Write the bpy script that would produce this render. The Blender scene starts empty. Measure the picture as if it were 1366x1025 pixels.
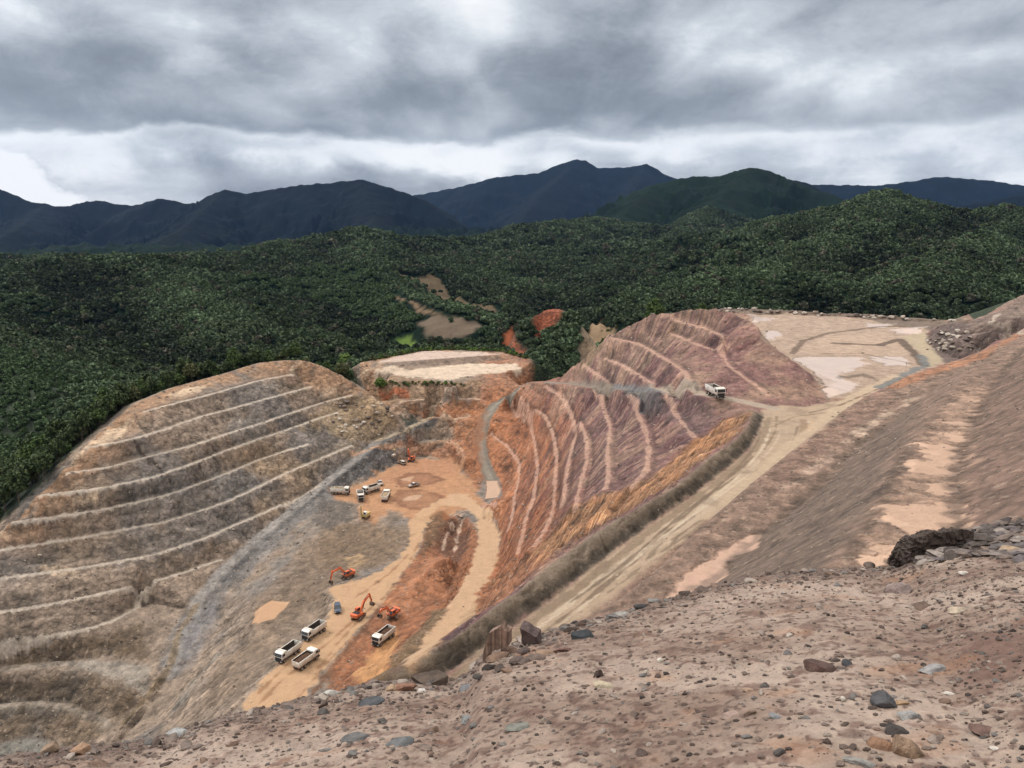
import bpy, bmesh, math, random
import numpy as np
from mathutils import Vector, Matrix, geometry
random.seed(7); RS = np.random.RandomState(11)
SC = bpy.context.scene; COL = SC.collection
# ------------------------------------------------------------ camera
FPX = 1093.0; TH = math.radians(12.76); ST, CT = math.sin(TH), math.cos(TH)
cam = bpy.data.objects.new('camera', bpy.data.cameras.new('camera')); COL.objects.link(cam)
cam.data.sensor_width = 36; cam.data.lens = 36*FPX/1366; cam.data.clip_start = .1; cam.data.clip_end = 60000
cam.location = (0, 0, 0); cam.rotation_euler = (math.pi/2-TH, 0, 0); SC.camera = cam
# ------------------------------------------------------------ sun and exposure
SUN_AZ = -62; SUN_EL = 46
sl = bpy.data.lights.new('sun', 'SUN'); sl.energy = 1.3; sl.angle = math.radians(14); sl.color = (1, .965, .92)
sun = bpy.data.objects.new('sun', sl); COL.objects.link(sun)
sd = Vector((math.sin(math.radians(SUN_AZ))*math.cos(math.radians(SUN_EL)), math.cos(math.radians(SUN_AZ))*math.cos(math.radians(SUN_EL)), math.sin(math.radians(SUN_EL))))
sun.rotation_euler = sd.to_track_quat('Z', 'Y').to_euler()
vs = SC.view_settings; vs.view_transform = 'Standard'; vs.look = 'None'; vs.exposure = 0.72; vs.gamma = 1
SC.cycles.max_bounces = 5; SC.cycles.diffuse_bounces = 2; SC.cycles.volume_bounces = 0; SC.cycles.transparent_max_bounces = 6
# ------------------------------------------------------------ node helper
class NT:
    def __init__(s, nt): s.nt = nt; nt.nodes.clear()
    def n(s, t, **k):
        nd = s.nt.nodes.new(t)
        ins = k.pop('ins', {})
        for a, b in k.items(): setattr(nd, a, b)
        for a, b in ins.items():
            if isinstance(b, bpy.types.NodeSocket): s.nt.links.new(b, nd.inputs[a])
            else: nd.inputs[a].default_value = b
        return nd
    def link(s, a, b): s.nt.links.new(a, b)
    def math(s, op, a, b=0.0, c=0.0, clamp=False):
        nd = s.nt.nodes.new('ShaderNodeMath'); nd.operation = op; nd.use_clamp = clamp
        for i, x in enumerate((a, b, c)):
            if isinstance(x, bpy.types.NodeSocket): s.nt.links.new(x, nd.inputs[i])
            else: nd.inputs[i].default_value = x
        return nd.outputs[0]
    def ss(s, x, a, b):
        nd = s.nt.nodes.new('ShaderNodeMapRange'); nd.interpolation_type = 'SMOOTHSTEP'
        s.nt.links.new(x, nd.inputs[0]); nd.inputs[1].default_value = a; nd.inputs[2].default_value = b
        return nd.outputs[0]
    def mix(s, f, a, b):
        nd = s.nt.nodes.new('ShaderNodeMix'); nd.data_type = 'RGBA'
        for i, x in ((0, f), (6, a), (7, b)):
            if isinstance(x, bpy.types.NodeSocket): s.nt.links.new(x, nd.inputs[i])
            elif i == 0: nd.inputs[0].default_value = x
            else: nd.inputs[i].default_value = (*x[:3], 1)
        return nd.outputs[2]
    def noise(s, v, scale, det=5, rough=.55, dist=0.0, typ='FBM', dim='3D'):
        nd = s.nt.nodes.new('ShaderNodeTexNoise'); nd.noise_type = typ; nd.noise_dimensions = dim
        s.nt.links.new(v, nd.inputs['Vector']); nd.inputs['Scale'].default_value = scale
        nd.inputs['Detail'].default_value = det; nd.inputs['Roughness'].default_value = rough; nd.inputs['Distortion'].default_value = dist
        return nd.outputs[0]
def s2l(c):
    c = np.asarray(c, float)/255.0
    return np.where(c <= .04045, c/12.92, ((c+.055)/1.055)**2.4)
def A(r, g, b, k=1.5):            # picture colour -> base colour
    c = s2l((r, g, b))/k*np.array([1.04, 1.0, 1.0]); m = c.mean(); return m+(c-m)*1.0
# ------------------------------------------------------------ world: cloud deck over a physical sky
W = bpy.data.worlds.new('World'); SC.world = W; W.use_nodes = True
w = NT(W.node_tree)
sky = w.n('ShaderNodeTexSky', sky_type='NISHITA', sun_disc=False, sun_elevation=math.radians(SUN_EL), sun_rotation=math.radians(SUN_AZ))
bgs = w.n('ShaderNodeBackground', ins={'Color': sky.outputs[0], 'Strength': .1})
geo = w.n('ShaderNodeNewGeometry'); dirv = w.n('ShaderNodeVectorMath', operation='SCALE', ins={0: geo.outputs['Incoming'], 'Scale': -1.0}).outputs[0]
sep = w.n('ShaderNodeSeparateXYZ', ins={0: dirv}); dx, dy, dz = sep.outputs
az = w.math('ARCTAN2', dx, dy)                     # radians, 0 = north (into the picture)
el = w.math('ARCSINE', dz)
zz = w.math('ADD', w.math('MAXIMUM', dz, 0.0), .13)
pu = w.math('DIVIDE', dx, zz); pv = w.math('DIVIDE', dy, zz)
pc = w.n('ShaderNodeCombineXYZ', ins={0: pu, 1: pv, 2: 3.7}).outputs[0]
def dirc(kx, ky, z): return w.n('ShaderNodeCombineXYZ', ins={0: w.math('MULTIPLY', az, kx), 1: w.math('MULTIPLY', el, ky), 2: z}).outputs[0]
ac = dirc(1.0, 1.85, 1.3)
warp = w.n('ShaderNodeTexNoise', noise_dimensions='2D', ins={'Vector': ac, 'Scale': 5.0, 'Detail': 3.0})
wsub = w.n('ShaderNodeVectorMath', operation='SUBTRACT', ins={0: warp.outputs['Color'], 1: (.5, .5, .5)}).outputs[0]
wv = w.n('ShaderNodeVectorMath', operation='MULTIPLY_ADD', ins={0: wsub, 1: (.07, .07, .0), 2: ac}).outputs[0]
n1 = w.noise(wv, 3.1, 2, .5, dim='2D')                       # masses of the deck
n2 = w.noise(wv, 6.2, 8, .6, dim='2D')                      # billows
n3 = w.noise(pc, .9, 4, .5, dim='2D')
n4 = w.noise(wv, 13.0, 6, .66, dim='2D'); puff = w.math('ABSOLUTE', w.math('SUBTRACT', n4, .5))                  # drawn-out layers
EL = lambda v: math.atan((512.5-v)/FPX)-TH
def C0(x, k): return w.math('MULTIPLY', w.math('SUBTRACT', x, .5), k)
eo = w.math('ADD', el, w.math('ADD', C0(n2, .05), C0(n1, .05)))
# under-side of the deck: dark from the left edge to a little right of the middle, its lower lip at v~165-180
belly = w.math('MULTIPLY', w.ss(eo, EL(186), EL(168)), w.ss(eo, EL(20), EL(120)))
side_ = w.ss(w.math('ADD', az, C0(n1, .5)), .40, .02)
belly = w.math('MULTIPLY', belly, w.math('ADD', w.math('MULTIPLY', side_, .75), .22))
strip = w.math('MULTIPLY', w.ss(eo, EL(170), EL(186)), w.ss(eo, EL(250), EL(205)))
lowg = w.math('MULTIPLY', w.ss(eo, EL(205), EL(235)), w.ss(az, -.45, -.30))        # grey veil over the far range
lowg = w.math('MULTIPLY', lowg, w.ss(az, .25, .05))
gx_ = w.math('ADD', w.math('ADD', el, C0(n2, .16)), w.math('MULTIPLY', w.math('ADD', az, .56), .75)); gap = w.ss(gx_, EL(150), EL(205))
b = w.math('ADD', .60, w.math('ADD', C0(n1, .55), C0(n2, .62)))
b = w.math('ADD', b, w.math('ADD', C0(n3, .34), C0(n4, .34)))
b = w.math('SUBTRACT', b, w.math('MULTIPLY', belly, .36))
b = w.math('ADD', b, w.math('MULTIPLY', strip, .17)); b = w.math('SUBTRACT', b, w.math('MULTIPLY', lowg, .22))
b = w.math('MAXIMUM', b, gap)
b = w.math('ADD', b, w.math('MULTIPLY', w.ss(el, EL(60), EL(-60)), .06))
b = w.math('MULTIPLY', w.math('SMOOTH_MAX', b, w.math('ADD', .2, C0(n4, .5)), .25), 1.0, clamp=True)
ramp = w.n('ShaderNodeValToRGB', ins={0: b})
cr = ramp.color_ramp; cr.elements[0].position = .05; cr.elements[1].position = .95
def sk(*c): return (*(s2l(c)/1.6), 1)
cr.elements[0].color = sk(116, 122, 129); cr.elements[1].color = sk(252, 253, 254)
for p, c in ((.25, (142, 149, 157)), (.45, (176, 182, 189)), (.65, (205, 211, 217)), (.8, (236, 239, 242))):
    e = cr.elements.new(p); e.color = sk(*c)
zen = w.math('ADD', 1.0, w.math('MULTIPLY', w.ss(el, .35, 1.1), 1.1))      # the overcast deck is brightest overhead
bgc = w.n('ShaderNodeBackground', ins={'Color': w.mix(w.ss(el, .28, .75), ramp.outputs[0], (.63, .61, .575)), 'Strength': zen})
mx = w.n('ShaderNodeMixShader', ins={0: .96, 1: bgs.outputs[0], 2: bgc.outputs[0]})
wo = w.n('ShaderNodeOutputWorld', ins={0: mx.outputs[0]})
W.cycles.sampling_method = 'MANUAL'; W.cycles.sample_map_resolution = 256
# ------------------------------------------------------------ numpy noise
_p = np.random.RandomState(3).permutation(4096); _g = np.random.RandomState(4).uniform(0, 2*np.pi, 4096); _gx, _gy = np.cos(_g), np.sin(_g)
def perlin(x, y, seed=0):
    xi = np.floor(x).astype(np.int64); yi = np.floor(y).astype(np.int64); xf = x-xi; yf = y-yi
    def g(a, b, fx, fy):
        h = _p[(_p[(a+seed*17) & 4095]+b*7+seed) & 4095]; return _gx[h]*fx+_gy[h]*fy
    u = xf*xf*xf*(xf*(xf*6-15)+10); v = yf*yf*yf*(yf*(yf*6-15)+10)
    a = g(xi, yi, xf, yf); b = g(xi+1, yi, xf-1, yf); c = g(xi, yi+1, xf, yf-1); d = g(xi+1, yi+1, xf-1, yf-1)
    return ((a+u*(b-a))*(1-v)+(c+u*(d-c))*v)*1.5
def fbm(x, y, s=1.0, o=4, seed=0, gain=.5, ridge=False):
    r = 0; a = 1.0; t = 0; f = 1.0/s
    for i in range(o):
        n = perlin(x*f+i*5.3, y*f+i*9.1, seed+i)
        if ridge: n = 1-2*np.abs(n)
        r = r+a*n; t += a; a *= gain; f *= 2.03
    return r/t
def sstep(a, b, x): t = np.clip((x-a)/(b-a), 0, 1); return t*t*(3-2*t)
# ------------------------------------------------------------ pixel of the photo -> point at a known height or distance
def ray(u, v):
    dx = (u-683)/FPX; dy = (512.5-v)/FPX
    return np.array([dx, CT+dy*ST, -ST+dy*CT])
def PZ(u, v, z): r = ray(u, v); return r*(z/r[2])
def PD(u, v, Y): r = ray(u, v); return r*(Y/r[1])
# ------------------------------------------------------------ hills: smooth maximum of ridges
RID = [  # points (u, v, distance), fall-off width, drop, noise
 ([(-500,330,800),(-200,352,880),(0,355,900),(120,348,950),(200,350,1000),(300,356,1150),(400,322,1500),(470,313,1600),(560,325,1700),(640,320,1850),(720,302,2050),(800,291,2400)], 330, 140),
 ([(470,315,1600),(500,350,1250),(545,390,950),(590,420,760)], 170, 110),
 ([(190,352,1000),(260,400,760),(330,440,600)], 130, 70),
 ([(-300,400,560),(-100,430,520),(0,455,470),(60,500,420)], 120, 60),
 ([(860,345,2000),(960,318,1700),(1040,298,1500),(1100,284,1400),(1150,270,1320),(1195,263,1280),(1260,275,1250),(1366,290,1200),(1600,300,1100),(2000,280,1100)], 420, 200),
 ([(1195,264,1280),(1120,310,1050),(1040,350,850),(960,380,700)], 200, 120),
 ([(1366,291,1200),(1300,330,900),(1240,370,700)], 180, 110),
 ([(640,335,2700),(740,328,3000),(780,316,3200),(830,275,3400),(870,246,3500),(900,236,3500),(960,232,3500),(1005,223,3400),(1040,234,3400),(1090,251,3300),(1140,268,3200),(1220,292,3000)], 620, 520),
 ([(1005,224,3400),(960,262,2900),(930,290,2500),(890,320,2100)], 330, 300),
 ([(870,247,3500),(800,320,2600),(740,352,2000)], 330, 300),
 ([(960,235,4200),(990,224,4300),(1080,243,4600),(1170,300,4600)], 700, 700),
 ([(-400,230,6500),(-120,262,6200),(-40,244,6000),(0,250,6000),(30,263,6000),(60,272,6000),(90,273,6000),(126,265,6200),(150,269,6200),(180,273,6200),(213,263,5800),(262,271,5800),(300,252,5800),(330,256,5800),(360,251,5800),(400,245,5700),(480,239,5600),(520,248,5500),(560,263,5400),(600,290,5200),(650,318,5000)], 900, 800),
 ([(300,253,5800),(250,300,4700),(180,335,3800)], 450, 420),
 ([(480,240,5600),(500,290,4500),(470,322,3600)], 480, 450),
 ([(60,272,6000),(30,300,4800),(-40,335,4000)], 450, 420),
 ([(450,262,9500),(555,259,9500),(620,246,9300),(660,235,9000),(720,229,9000),(742,219,9000),(762,213,9000),(782,213,9000),(796,222,9000),(830,222,9000),(862,219,9000),(890,233,8800),(960,250,8600),(1060,275,8500)], 1500, 1300),
 ([(770,214,9000),(720,262,7600),(690,300,6500)], 800, 800),
 ([(862,219,9000),(840,262,7600),(800,300,6500)], 700, 800),
 ([(1000,255,8000),(1070,244,8000),(1170,246,8000),(1210,241,8000),(1240,236,8000),(1262,234,8000),(1290,237,8000),(1320,239,8000),(1366,246,8000),(1600,245,8000)], 1200, 1000),
 ([(1220,285,5000),(1290,272,5000),(1366,258,4800),(1600,240,4800)], 700, 600),
]
RID = [(np.array([PD(*q) for q in p]), w_, d_) for p, w_, d_ in RID]
def base_z(x, y): return -108 - 26*sstep(250, 700, y)*sstep(1600, 700, y) - .13*np.clip(y-1500, 0, 2600) + 14*fbm(x, y, 260, 3, 5)
def H_hills(x, y):
    x = np.asarray(x, float); y = np.asarray(y, float)
    wx = x+.10*np.maximum(y, 300)*.35*fbm(x, y, 420, 3, 21); wy = y+.10*np.maximum(y, 300)*.35*fbm(x, y, 420, 3, 31)
    b = base_z(x, y); acc = [b]
    for P, wd, dr in RID:
        lo = P[:, :2].min(0)-3.2*wd; hi = P[:, :2].max(0)+3.2*wd
        m = (x > lo[0]) & (x < hi[0]) & (y > lo[1]) & (y < hi[1])
        h = np.full(x.shape, -2000.0)
        if m.any():
            best = np.full(m.sum(), 1e18); zb = np.zeros(m.sum()); qx, qy = x[m], y[m]
            # warp fades out next to the ridge so that the skyline stays where it stands
            for i in range(len(P)-1):
                a, c = P[i], P[i+1]; e = c[:2]-a[:2]; L2 = e@e
                t = np.clip(((qx-a[0])*e[0]+(qy-a[1])*e[1])/L2, 0, 1)
                dd = np.hypot(qx-(a[0]+t*e[0]), qy-(a[1]+t*e[1])); k = dd < best
                best = np.where(k, dd, best); zb = np.where(k, a[2]+t*(c[2]-a[2]), zb)
            f = 1-np.exp(-(best/wd)**1.35)
            sp = fbm(qx, qy, wd*.55, 5, int(wd) % 97, .5, True)         # spurs and gullies
            hh = zb-dr*f*1.02 + (sp-.25)*dr*(.30 if wd < 650 else .17)*sstep(.03, .6, best/wd)
            h[m] = hh
        acc.append(h)
    acc = np.stack(acc); mxx = acc.max(0); k = 5+.0022*np.maximum(y, 0)
    r = mxx+k*np.log(np.exp((acc-mxx)/k).sum(0))-k*.6
    r = r+19*(fbm(wx, wy, 250, 4, 61, .5, True)-.22)*sstep(500, 760, y)*sstep(2700, 1900, y)
    return r
# ------------------------------------------------------------ the mine: measured lines (photo points at known heights) -> surface
CX, CY = -15.0, 212.0
CP = []            # control points
def dens(P, st=1.6):
    out = []
    for a, b in zip(P[:-1], P[1:]):
        n = max(1, int(np.hypot(*(b-a)[:2])/st)); out += [a+(b-a)*i/n for i in range(n)]
    return np.array(out+[P[-1]])
def smooth_line(P, it=2):
    P = P.copy()
    for _ in range(it): P[1:-1] = .5*P[1:-1]+.25*(P[:-2]+P[2:])
    return P
def LN(px, z=None, w=0, dz=0.0, st=1.6, add=True, off=None):
    """px: (u,v) with common z, or (u,v,z). w: width of the level berm towards the wall. off: (metres, dz) side copies; + = away from pit centre."""
    P = dens(np.array([PZ(q[0], q[1], q[2] if len(q) > 2 else z) for q in px]), st)
    P = smooth_line(P, 2)
    if add: CP.append(P)
    r = P[:, :2]-np.array([CX, CY]); r /= np.linalg.norm(r, axis=1)[:, None]
    if w: Q = P.copy(); Q[:, :2] += r*w; Q[:, 2] += .1; CP.append(Q[::1])
    for o, d in (off or []): Q = P.copy(); Q[:, :2] += r*o; Q[:, 2] += d; CP.append(Q[::2])
    return P
def side(P, d, dz, add=True, step=1):      # copy to the right (+) / left (-) of the line's direction
    T = np.gradient(P[:, :2], axis=0); T /= np.linalg.norm(T, axis=1)[:, None]+1e-9
    Q = P.copy(); Q[:, 0] += T[:, 1]*d; Q[:, 1] -= T[:, 0]*d; Q[:, 2] += dz
    if add: CP.append(Q[::step])
    return Q
# --- left wall
LS = 1.06
def SZ(L): return [(q[0], q[1], q[2]*LS) for q in L]
def FZ(L, z): return [(q[0], q[1], (q[2] if len(q) > 2 else z)*LS) for q in L]
LB = [
 ([(195,550),(226,541),(270,530),(313,518),(348,508),(392,500)], -68),
 ([(121,597),(163,590),(195,582),(226,572),(271,556),(300,549),(345,536),(418,516)], -73),
 ([(92,632),(147,624),(203,609),(263,594),(300,581),(348,566),(379,555),(432,538),(470,528,-77)], -78.6),
 ([(57,661),(132,653),(205,638),(263,618),(300,603),(348,586),(376,577),(432,557,-82.3),(455,550,-81.8)], -82.6),
 ([(20,697),(63,692),(147,679),(226,661),(279,642),(300,634),(348,614),(390,600,-87.2),(413,593,-86.6)], -88),
 ([(-200,758),(-80,746),(0,735),(110,718),(224,697),(303,671),(348,650,-93.4),(379,634,-92.5),(430,612,-91.5),(471,595,-91)], -94),
 ([(-200,798),(-80,784),(0,773),(119,757),(208,741),(280,718),(300,708),(345,689),(379,674,-99),(426,650,-98)], -99.5),
 ([(-200,846),(-80,830),(0,818),(89,803),(178,784),(238,768),(298,747)], -105),
 ([(-200,896),(-80,876),(0,857),(60,850),(110,842),(149,832),(205,801)], -110.5),
 ([(-200,940),(-80,918),(0,900),(71,891),(134,898),(167,910),(181,922)], -116.5),
 ([(-200,1000),(-80,972),(0,944),(60,940),(98,949),(125,958),(143,973),(128,995)], -122),
]
BERMS = []
for p, z in LB[:9]: BERMS.append(LN(FZ(p, z), w=2.4))
for p, z in LB[9:]: LN(FZ(p, z))
LN(FZ([(-200,930),(-80,906),(0,886),(60,880),(125,880),(167,882),(200,885),(205,905)], -116.3))
LN(FZ([(-200,990),(-80,962),(0,938),(54,934),(104,940),(146,968)], -121.8))
LN(FZ([(-200,1045),(-80,1015),(0,992),(48,983),(89,997)], -126.7))
LN(FZ([(-200,1090),(0,1055),(80,1035)], -127))
CRL = LN(FZ([(-250,735),(-100,724),(0,712,-92),(30,688,-87.5),(55,657,-82.7),(90,622,-77.4),(120,590,-72.5),(150,562,-70),(180,538,-67),(230,517,-66),(300,498,-65),(345,484,-63.5),(375,481,-63.6),(405,480,-64),(440,492,-67.5),(480,515,-74.5),(520,545,-82)], -94), off=[(5,-1.5),(14,-7),(28,-16)])
# --- ramp along the foot of the left wall, spine road to the bottom
RAMPL = LN(SZ([(585,550,-87.3),(563,563,-89),(540,574,-90.5),(508,587,-92),(478,610,-94.5),(447,634,-96.5),(400,672,-100),(345,716,-103.5),(298,760,-106.2),(265,800,-109.5),(243,850,-113),(225,900,-116.8),(190,942,-119.8),(165,970,-121.2),(140,1000,-122.2),(90,1040,-123)]))
side(RAMPL, -2.0, -.1); side(RAMPL, 2.2, 0)
LN(SZ([(262,808,-110),(232,845,-112.4),(222,890,-115.4),(192,930,-117.6),(170,958,-119),(150,985,-120.4)]))
LN(SZ([(345,745,-106),(310,800,-109.6),(285,850,-113),(255,895,-116.2),(235,930,-117.6),(205,965,-119.6)]))
# --- pit floor
def PT(*pts):
    for p in pts: CP.append(PZ(*p)[None])
LN([(432,690,-107.5),(415,720,-109)]); LN([(395,740),(370,780),(340,800)], -110.4)
LN([(440,662),(460,652),(480,645),(500,637),(520,622),(545,612),(575,608),(605,614),(620,640),(635,662),(640,675)], -106)
LN([(537,592),(590,588),(612,598),(620,612)], -101, off=[(3,0.1)])
PT((500,665,-106.1),(530,650,-106),(560,630,-106),(590,650,-106),(560,670,-106.1),(520,685,-106.2),(470,675,-106.4),(600,640,-106))
LN([(300,960,-105),(318,945,-105),(345,912,-105),(371,884,-105),(405,855,-105),(432,834,-105),(445,803,-105),(440,787,-105.2),(470,775,-105.4),(500,750,-105.6),(530,735,-105.8),(545,700,-106),(560,690,-106)])
LN([(280,958,-110),(305,925,-110),(335,890,-110),(375,860,-109),(418,828,-108.3),(430,800,-108)])
LN([(340,830),(365,830),(385,805),(365,800),(340,815),(355,812)], -110.2)
LN([(240,960,-119),(275,905,-117),(310,850,-114.5)]); PT((300,900,-114),(330,860,-112.4),(260,960,-115.5),(390,760,-110),(450,740,-109),(480,720,-108.5),(500,700,-107.5),(420,760,-109.3))
LN([(395,960,-104.8),(430,890,-105),(470,850,-105),(500,815,-105.2),(540,770,-105.5),(570,725,-106),(600,690,-106),(620,680,-106)])
LN([(500,890,-104),(520,862,-104.2),(532,840,-104.5),(560,800,-105)]); PT((480,880,-104),(455,900,-104.2),(500,850,-104.5))
LN([(560,770,-102.5),(580,748,-102),(600,744,-102.6)]); PT((545,790,-103.5),(570,760,-101.4),(590,765,-102.6))
LN([(590,700,-108),(610,695,-108.5),(622,715,-109),(600,745,-108),(585,735,-108)]); PT((605,715,-109.3))
RR = LN([(600,655,-106),(618,672,-106),(640,690,-106),(652,720,-105),(648,760,-104),(630,800,-101.8),(600,835,-99.5),(575,860,-97.3),(545,890,-95)])
side(RR[20:], -4.0, .1); side(RR, 4.4, .1); side(RR[30:], 8.5, -2.4)
# --- back of the pit and the plateau behind it
LN([(505,538),(537,535),(590,534),(637,533)], -86.5, off=[(3,.1)])
LN([(575,557),(605,560),(626,556)], -92.5)
PL = LN([(514,507),(530,510),(545,505),(560,509),(577,507),(592,512),(605,515),(618,506),(634,508),(650,502),(672,497)], -80)
LN([(520,498),(600,488),(670,482),(700,490)], -79); LN([(520,489),(560,482),(600,478),(665,474)], -76.8)
PLB = LN([(480,484),(560,467),(600,465),(670,467),(712,480)], -76.5, off=[(14,-5),(30,-12)])
PT((480,500,-78),(500,520,-83),(490,495,-79),(470,505,-77))
# --- rock-lined chute with the pond at its foot
CH = LN([(705,512,-79),(690,522,-82),(660,540,-88),(646,560,-92),(639,590,-98),(644,615,-101.5),(655,640,-105)], st=2)
side(CH, 2.6, .2); side(CH, -2.6, .2); side(CH,-4.5,1.6)
LN([(650,645),(664,645),(668,668),(648,672),(655,655)], -105.6)
# --- benches below the upper road (right wall)
RB = [
 ([(655,582,-96.5),(676,596),(692,619),(692,637),(686,660,-97.5),(682,690,-98),(674,713,-99)], -97),
 ([(679,547),(708,571),(713,597),(716,624),(709,669),(699,690,-91),(691,724,-93),(684,745,-95)], -90),
 ([(692,529),(705,542),(726,555),(737,579),(741,611),(737,650),(734,682),(721,713),(705,732,-83)], -82),
 ([(726,516),(750,532),(761,555),(767,579),(757,610),(750,640),(748,669)], -75),
 ([(768,557,-71),(774,569),(780,590),(779,616),(770,645),(764,675)], -70),
 ([(790,526,-67),(803,545,-66),(811,571,-65),(806,600),(808,632),(803,655)], -64.5),
 ([(834,532,-60),(846,550),(856,571),(861,595),(859,626),(840,648)], -59),
 ([(882,532),(895,550),(908,566),(924,586)], -53.8),
]
for (p, z), wd in zip(RB, (1.5,1.8,2.4,1.5,2.8,3.0,3.0,3.0)): BERMS.append(LN(p, z, w=wd))
ROADU = LN([(705,510,-78),(730,509,-74.5),(760,512,-71),(800,519,-64),(840,521,-57.5),(880,524,-52.5),(920,526,-49.6),(953,528,-48),(1000,536,-48.6),(1035,545,-49)])
side(ROADU, 2.6, -.1); side(ROADU, -1.5, .1)
# --- spur hill above the upper road
UB = [
 ([(776,487,-63),(800,503,-62),(818,517,-60.5)], None),
 ([(804,478,-57),(826,487,-55.5),(850,501,-54),(884,523,-51.5)], None),
 ([(811,451,-49.8),(850,459,-48.5),(884,479,-47.5),(911,497,-47),(916,515,-47.2)], None),
 ([(892,445,-43),(926,460,-43),(958,470,-43.3),(968,489,-44.8),(1002,513,-46.8),(1023,529,-48.2)], None),
 ([(880,424),(903,429),(934,437),(968,452)], -39.2),
]
for p, z in UB: BERMS.append(LN(p, z, w=2.2))
CRU = LN([(735,506,-74.5),(750,500,-71),(763,490,-66.5),(776,480,-61.5),(795,462,-55),(811,447,-50),(845,430,-43),(870,417,-38),(880,416,-37.5),(910,411,-35),(950,408,-32.5),(975,417,-33.5),(1002,428,-35),(1016,450,-38.5),(1047,475,-42.5),(1081,503,-46),(1105,527,-49)], off=[])
_i = int(len(CRU)*.44)
_t = CRU[_i:-12:3].copy(); _t[:, 0] += 11; _t[:, 1] += 8; _t[:, 2] = -48.7; CP.append(_t)
_t = CRU[:_i:3].copy(); _t[:, 0] -= 4; _t[:, 1] += 20; _t[:, 2] -= 14; CP.append(_t)
_t = CRU[:_i:4].copy(); _t[:, 0] -= 4; _t[:, 1] += 45; _t[:, 2] -= 30; CP.append(_t)
LN([(688,442,-78),(715,416,-68),(745,409,-66),(768,420,-70),(775,440,-76)], st=5); LN([(675,478,-92),(705,486,-92),(740,482,-90),(765,468,-86)], st=5)
LN([(715,452,-84),(735,462,-84)], st=5)
# --- plateau with ponds right of the spur
def PLN(pts, z): return LN([(u, v, z) for u, v in pts])
FE = LN([(965,411,-46.6),(1050,413,-46.6),(1150,418,-46.8),(1250,425,-47),(1290,428,-47)])
side(FE, -3, -1.6, step=2) if False else None
LN([(1010,420),(1100,422),(1200,428),(1270,434)], -48.6); LN([(1040,440),(1120,440),(1180,440)], -48.8); LN([(1075,480),(1110,490),(1150,480)], -49.1); LN([(1105,515),(1140,505)], -49)
LN([(1030,560,-49),(1090,540,-49),(1140,525,-49),(1200,500,-49),(1235,475,-49),(1225,455,-48.6),(1215,445,-48.4)])
LN([(1080,583),(1110,558),(1150,534),(1190,512)], -49)
LN([(1240,446,-48),(1235,456,-48.2),(1250,468,-48.5),(1275,478,-48.8)])
LN([(1255,440,-45),(1275,452,-44.5),(1300,458,-44)]); RH = LN([(1240,437,-46.4),(1270,432,-43),(1305,424,-40),(1335,416,-38),(1366,393,-33),(1420,370,-28),(1500,350,-25)])
PT((1330,440,-41),(1366,425,-38.5),(1340,425,-39))
# --- haul road, its windrow, the three benches right of it
WR = LN([(380,965,-46),(495,905,-46.6),(550,879,-46.8),(616,842,-46.8),(647,819,-46.8),(690,787,-46.8),(737,750,-46.8),(790,713,-46.8),(837,682,-46.8),(900,650,-46.8),(944,612,-46.8),(982,585,-46.8),(999,566,-46.9),(1003,549,-47.6)])
WT = LN([(500,960,-48.8),(600,895,-49),(674,842,-49),(747,790,-49),(824,729,-49),(890,682,-49),(951,639,-49),(999,598,-49),(1014,572,-49),(1018,552,-49)])
MC = LN([(560,990,-38),(700,880,-38),(784,824,-38),(837,790,-38),(877,761,-38),(916,721,-38),(950,690,-38),(1007,640,-38),(1060,598,-38),(1111,556,-38),(1146,533,-38),(1173,520,-38),(1207,503,-38),(1258,486,-38),(1299,472,-38),(1366,438,-38),(1440,400,-37)])
MT = side(MC[:int(len(MC)*.82)], -8.0, -11)
LN([(860,830,-38),(937,787,-38),(973,763,-38),(977,745,-38),(1017,716,-38),(1076,668,-38),(1105,644,-38),(1139,602,-37.8),(1190,564,-37.5),(1231,529,-37),(1275,500,-36.5),(1320,478,-36)])
UC = LN([(1000,840,-25),(1090,765,-25),(1134,734,-25),(1160,695,-25.5),(1183,650,-26.3),(1205,605,-27.5),(1235,562,-29.5),(1262,527,-31.5),(1292,495,-33),(1330,470,-34),(1380,445,-34)])
UT = LN([(1225,800,-25),(1245,745,-25),(1279,697,-25),(1275,636,-26.5),(1303,557,-29.5),(1326,516,-31.5),(1366,465,-33),(1430,430,-33)])
Q = UT.copy(); Q[:, 0] += .832*13; Q[:, 1] -= .555*13; Q[:, 2] += 9; CP.append(Q[::2])
Q = UT.copy(); Q[:, 0] += .832*30; Q[:, 1] -= .555*30; Q[:, 2] += 20; CP.append(Q[::3])
Q = UT.copy(); Q[:, 0] += .832*80; Q[:, 1] -= .555*80; Q[:, 2] += 24; CP.append(Q[::6])
# --- foot of the outer slope under the windrow (floor edge seen past the orange slope)
LN([(608,850,-98.5),(638,805,-101),(656,770,-103.4),(666,735,-104.6)])
LN([(490,950,-98),(540,905,-96)])
# steep ground below the photographer
for x, y, z in [(-30,14,-22),(-18,12,-20),(-8,12,-18),(0,13,-18),(8,13,-17),(16,12,-15),(26,12,-12),(40,10,-8),(-14,32,-38),(-6,26,-32),(4,30,-30),(14,34,-26),(24,34,-22),(34,32,-16),(-60,20,-50),(-100,30,-90),(-80,60,-90),(-120,90,-118),(-180,60,-120),(-200,120,-122),(-100,130,-116),(-60,95,-88),(-160,20,-110),
                (0,2,-9),(14,3,-8),(-14,4,-12),(30,2,-5),(60,5,0),(-40,4,-30),(-90,4,-70),(-180,0,-100),(-300,0,-100),(80,20,4),(120,60,6)]:
    CP.append(np.array([[x, y, z]], float))
CPA = np.concatenate(CP)
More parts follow.
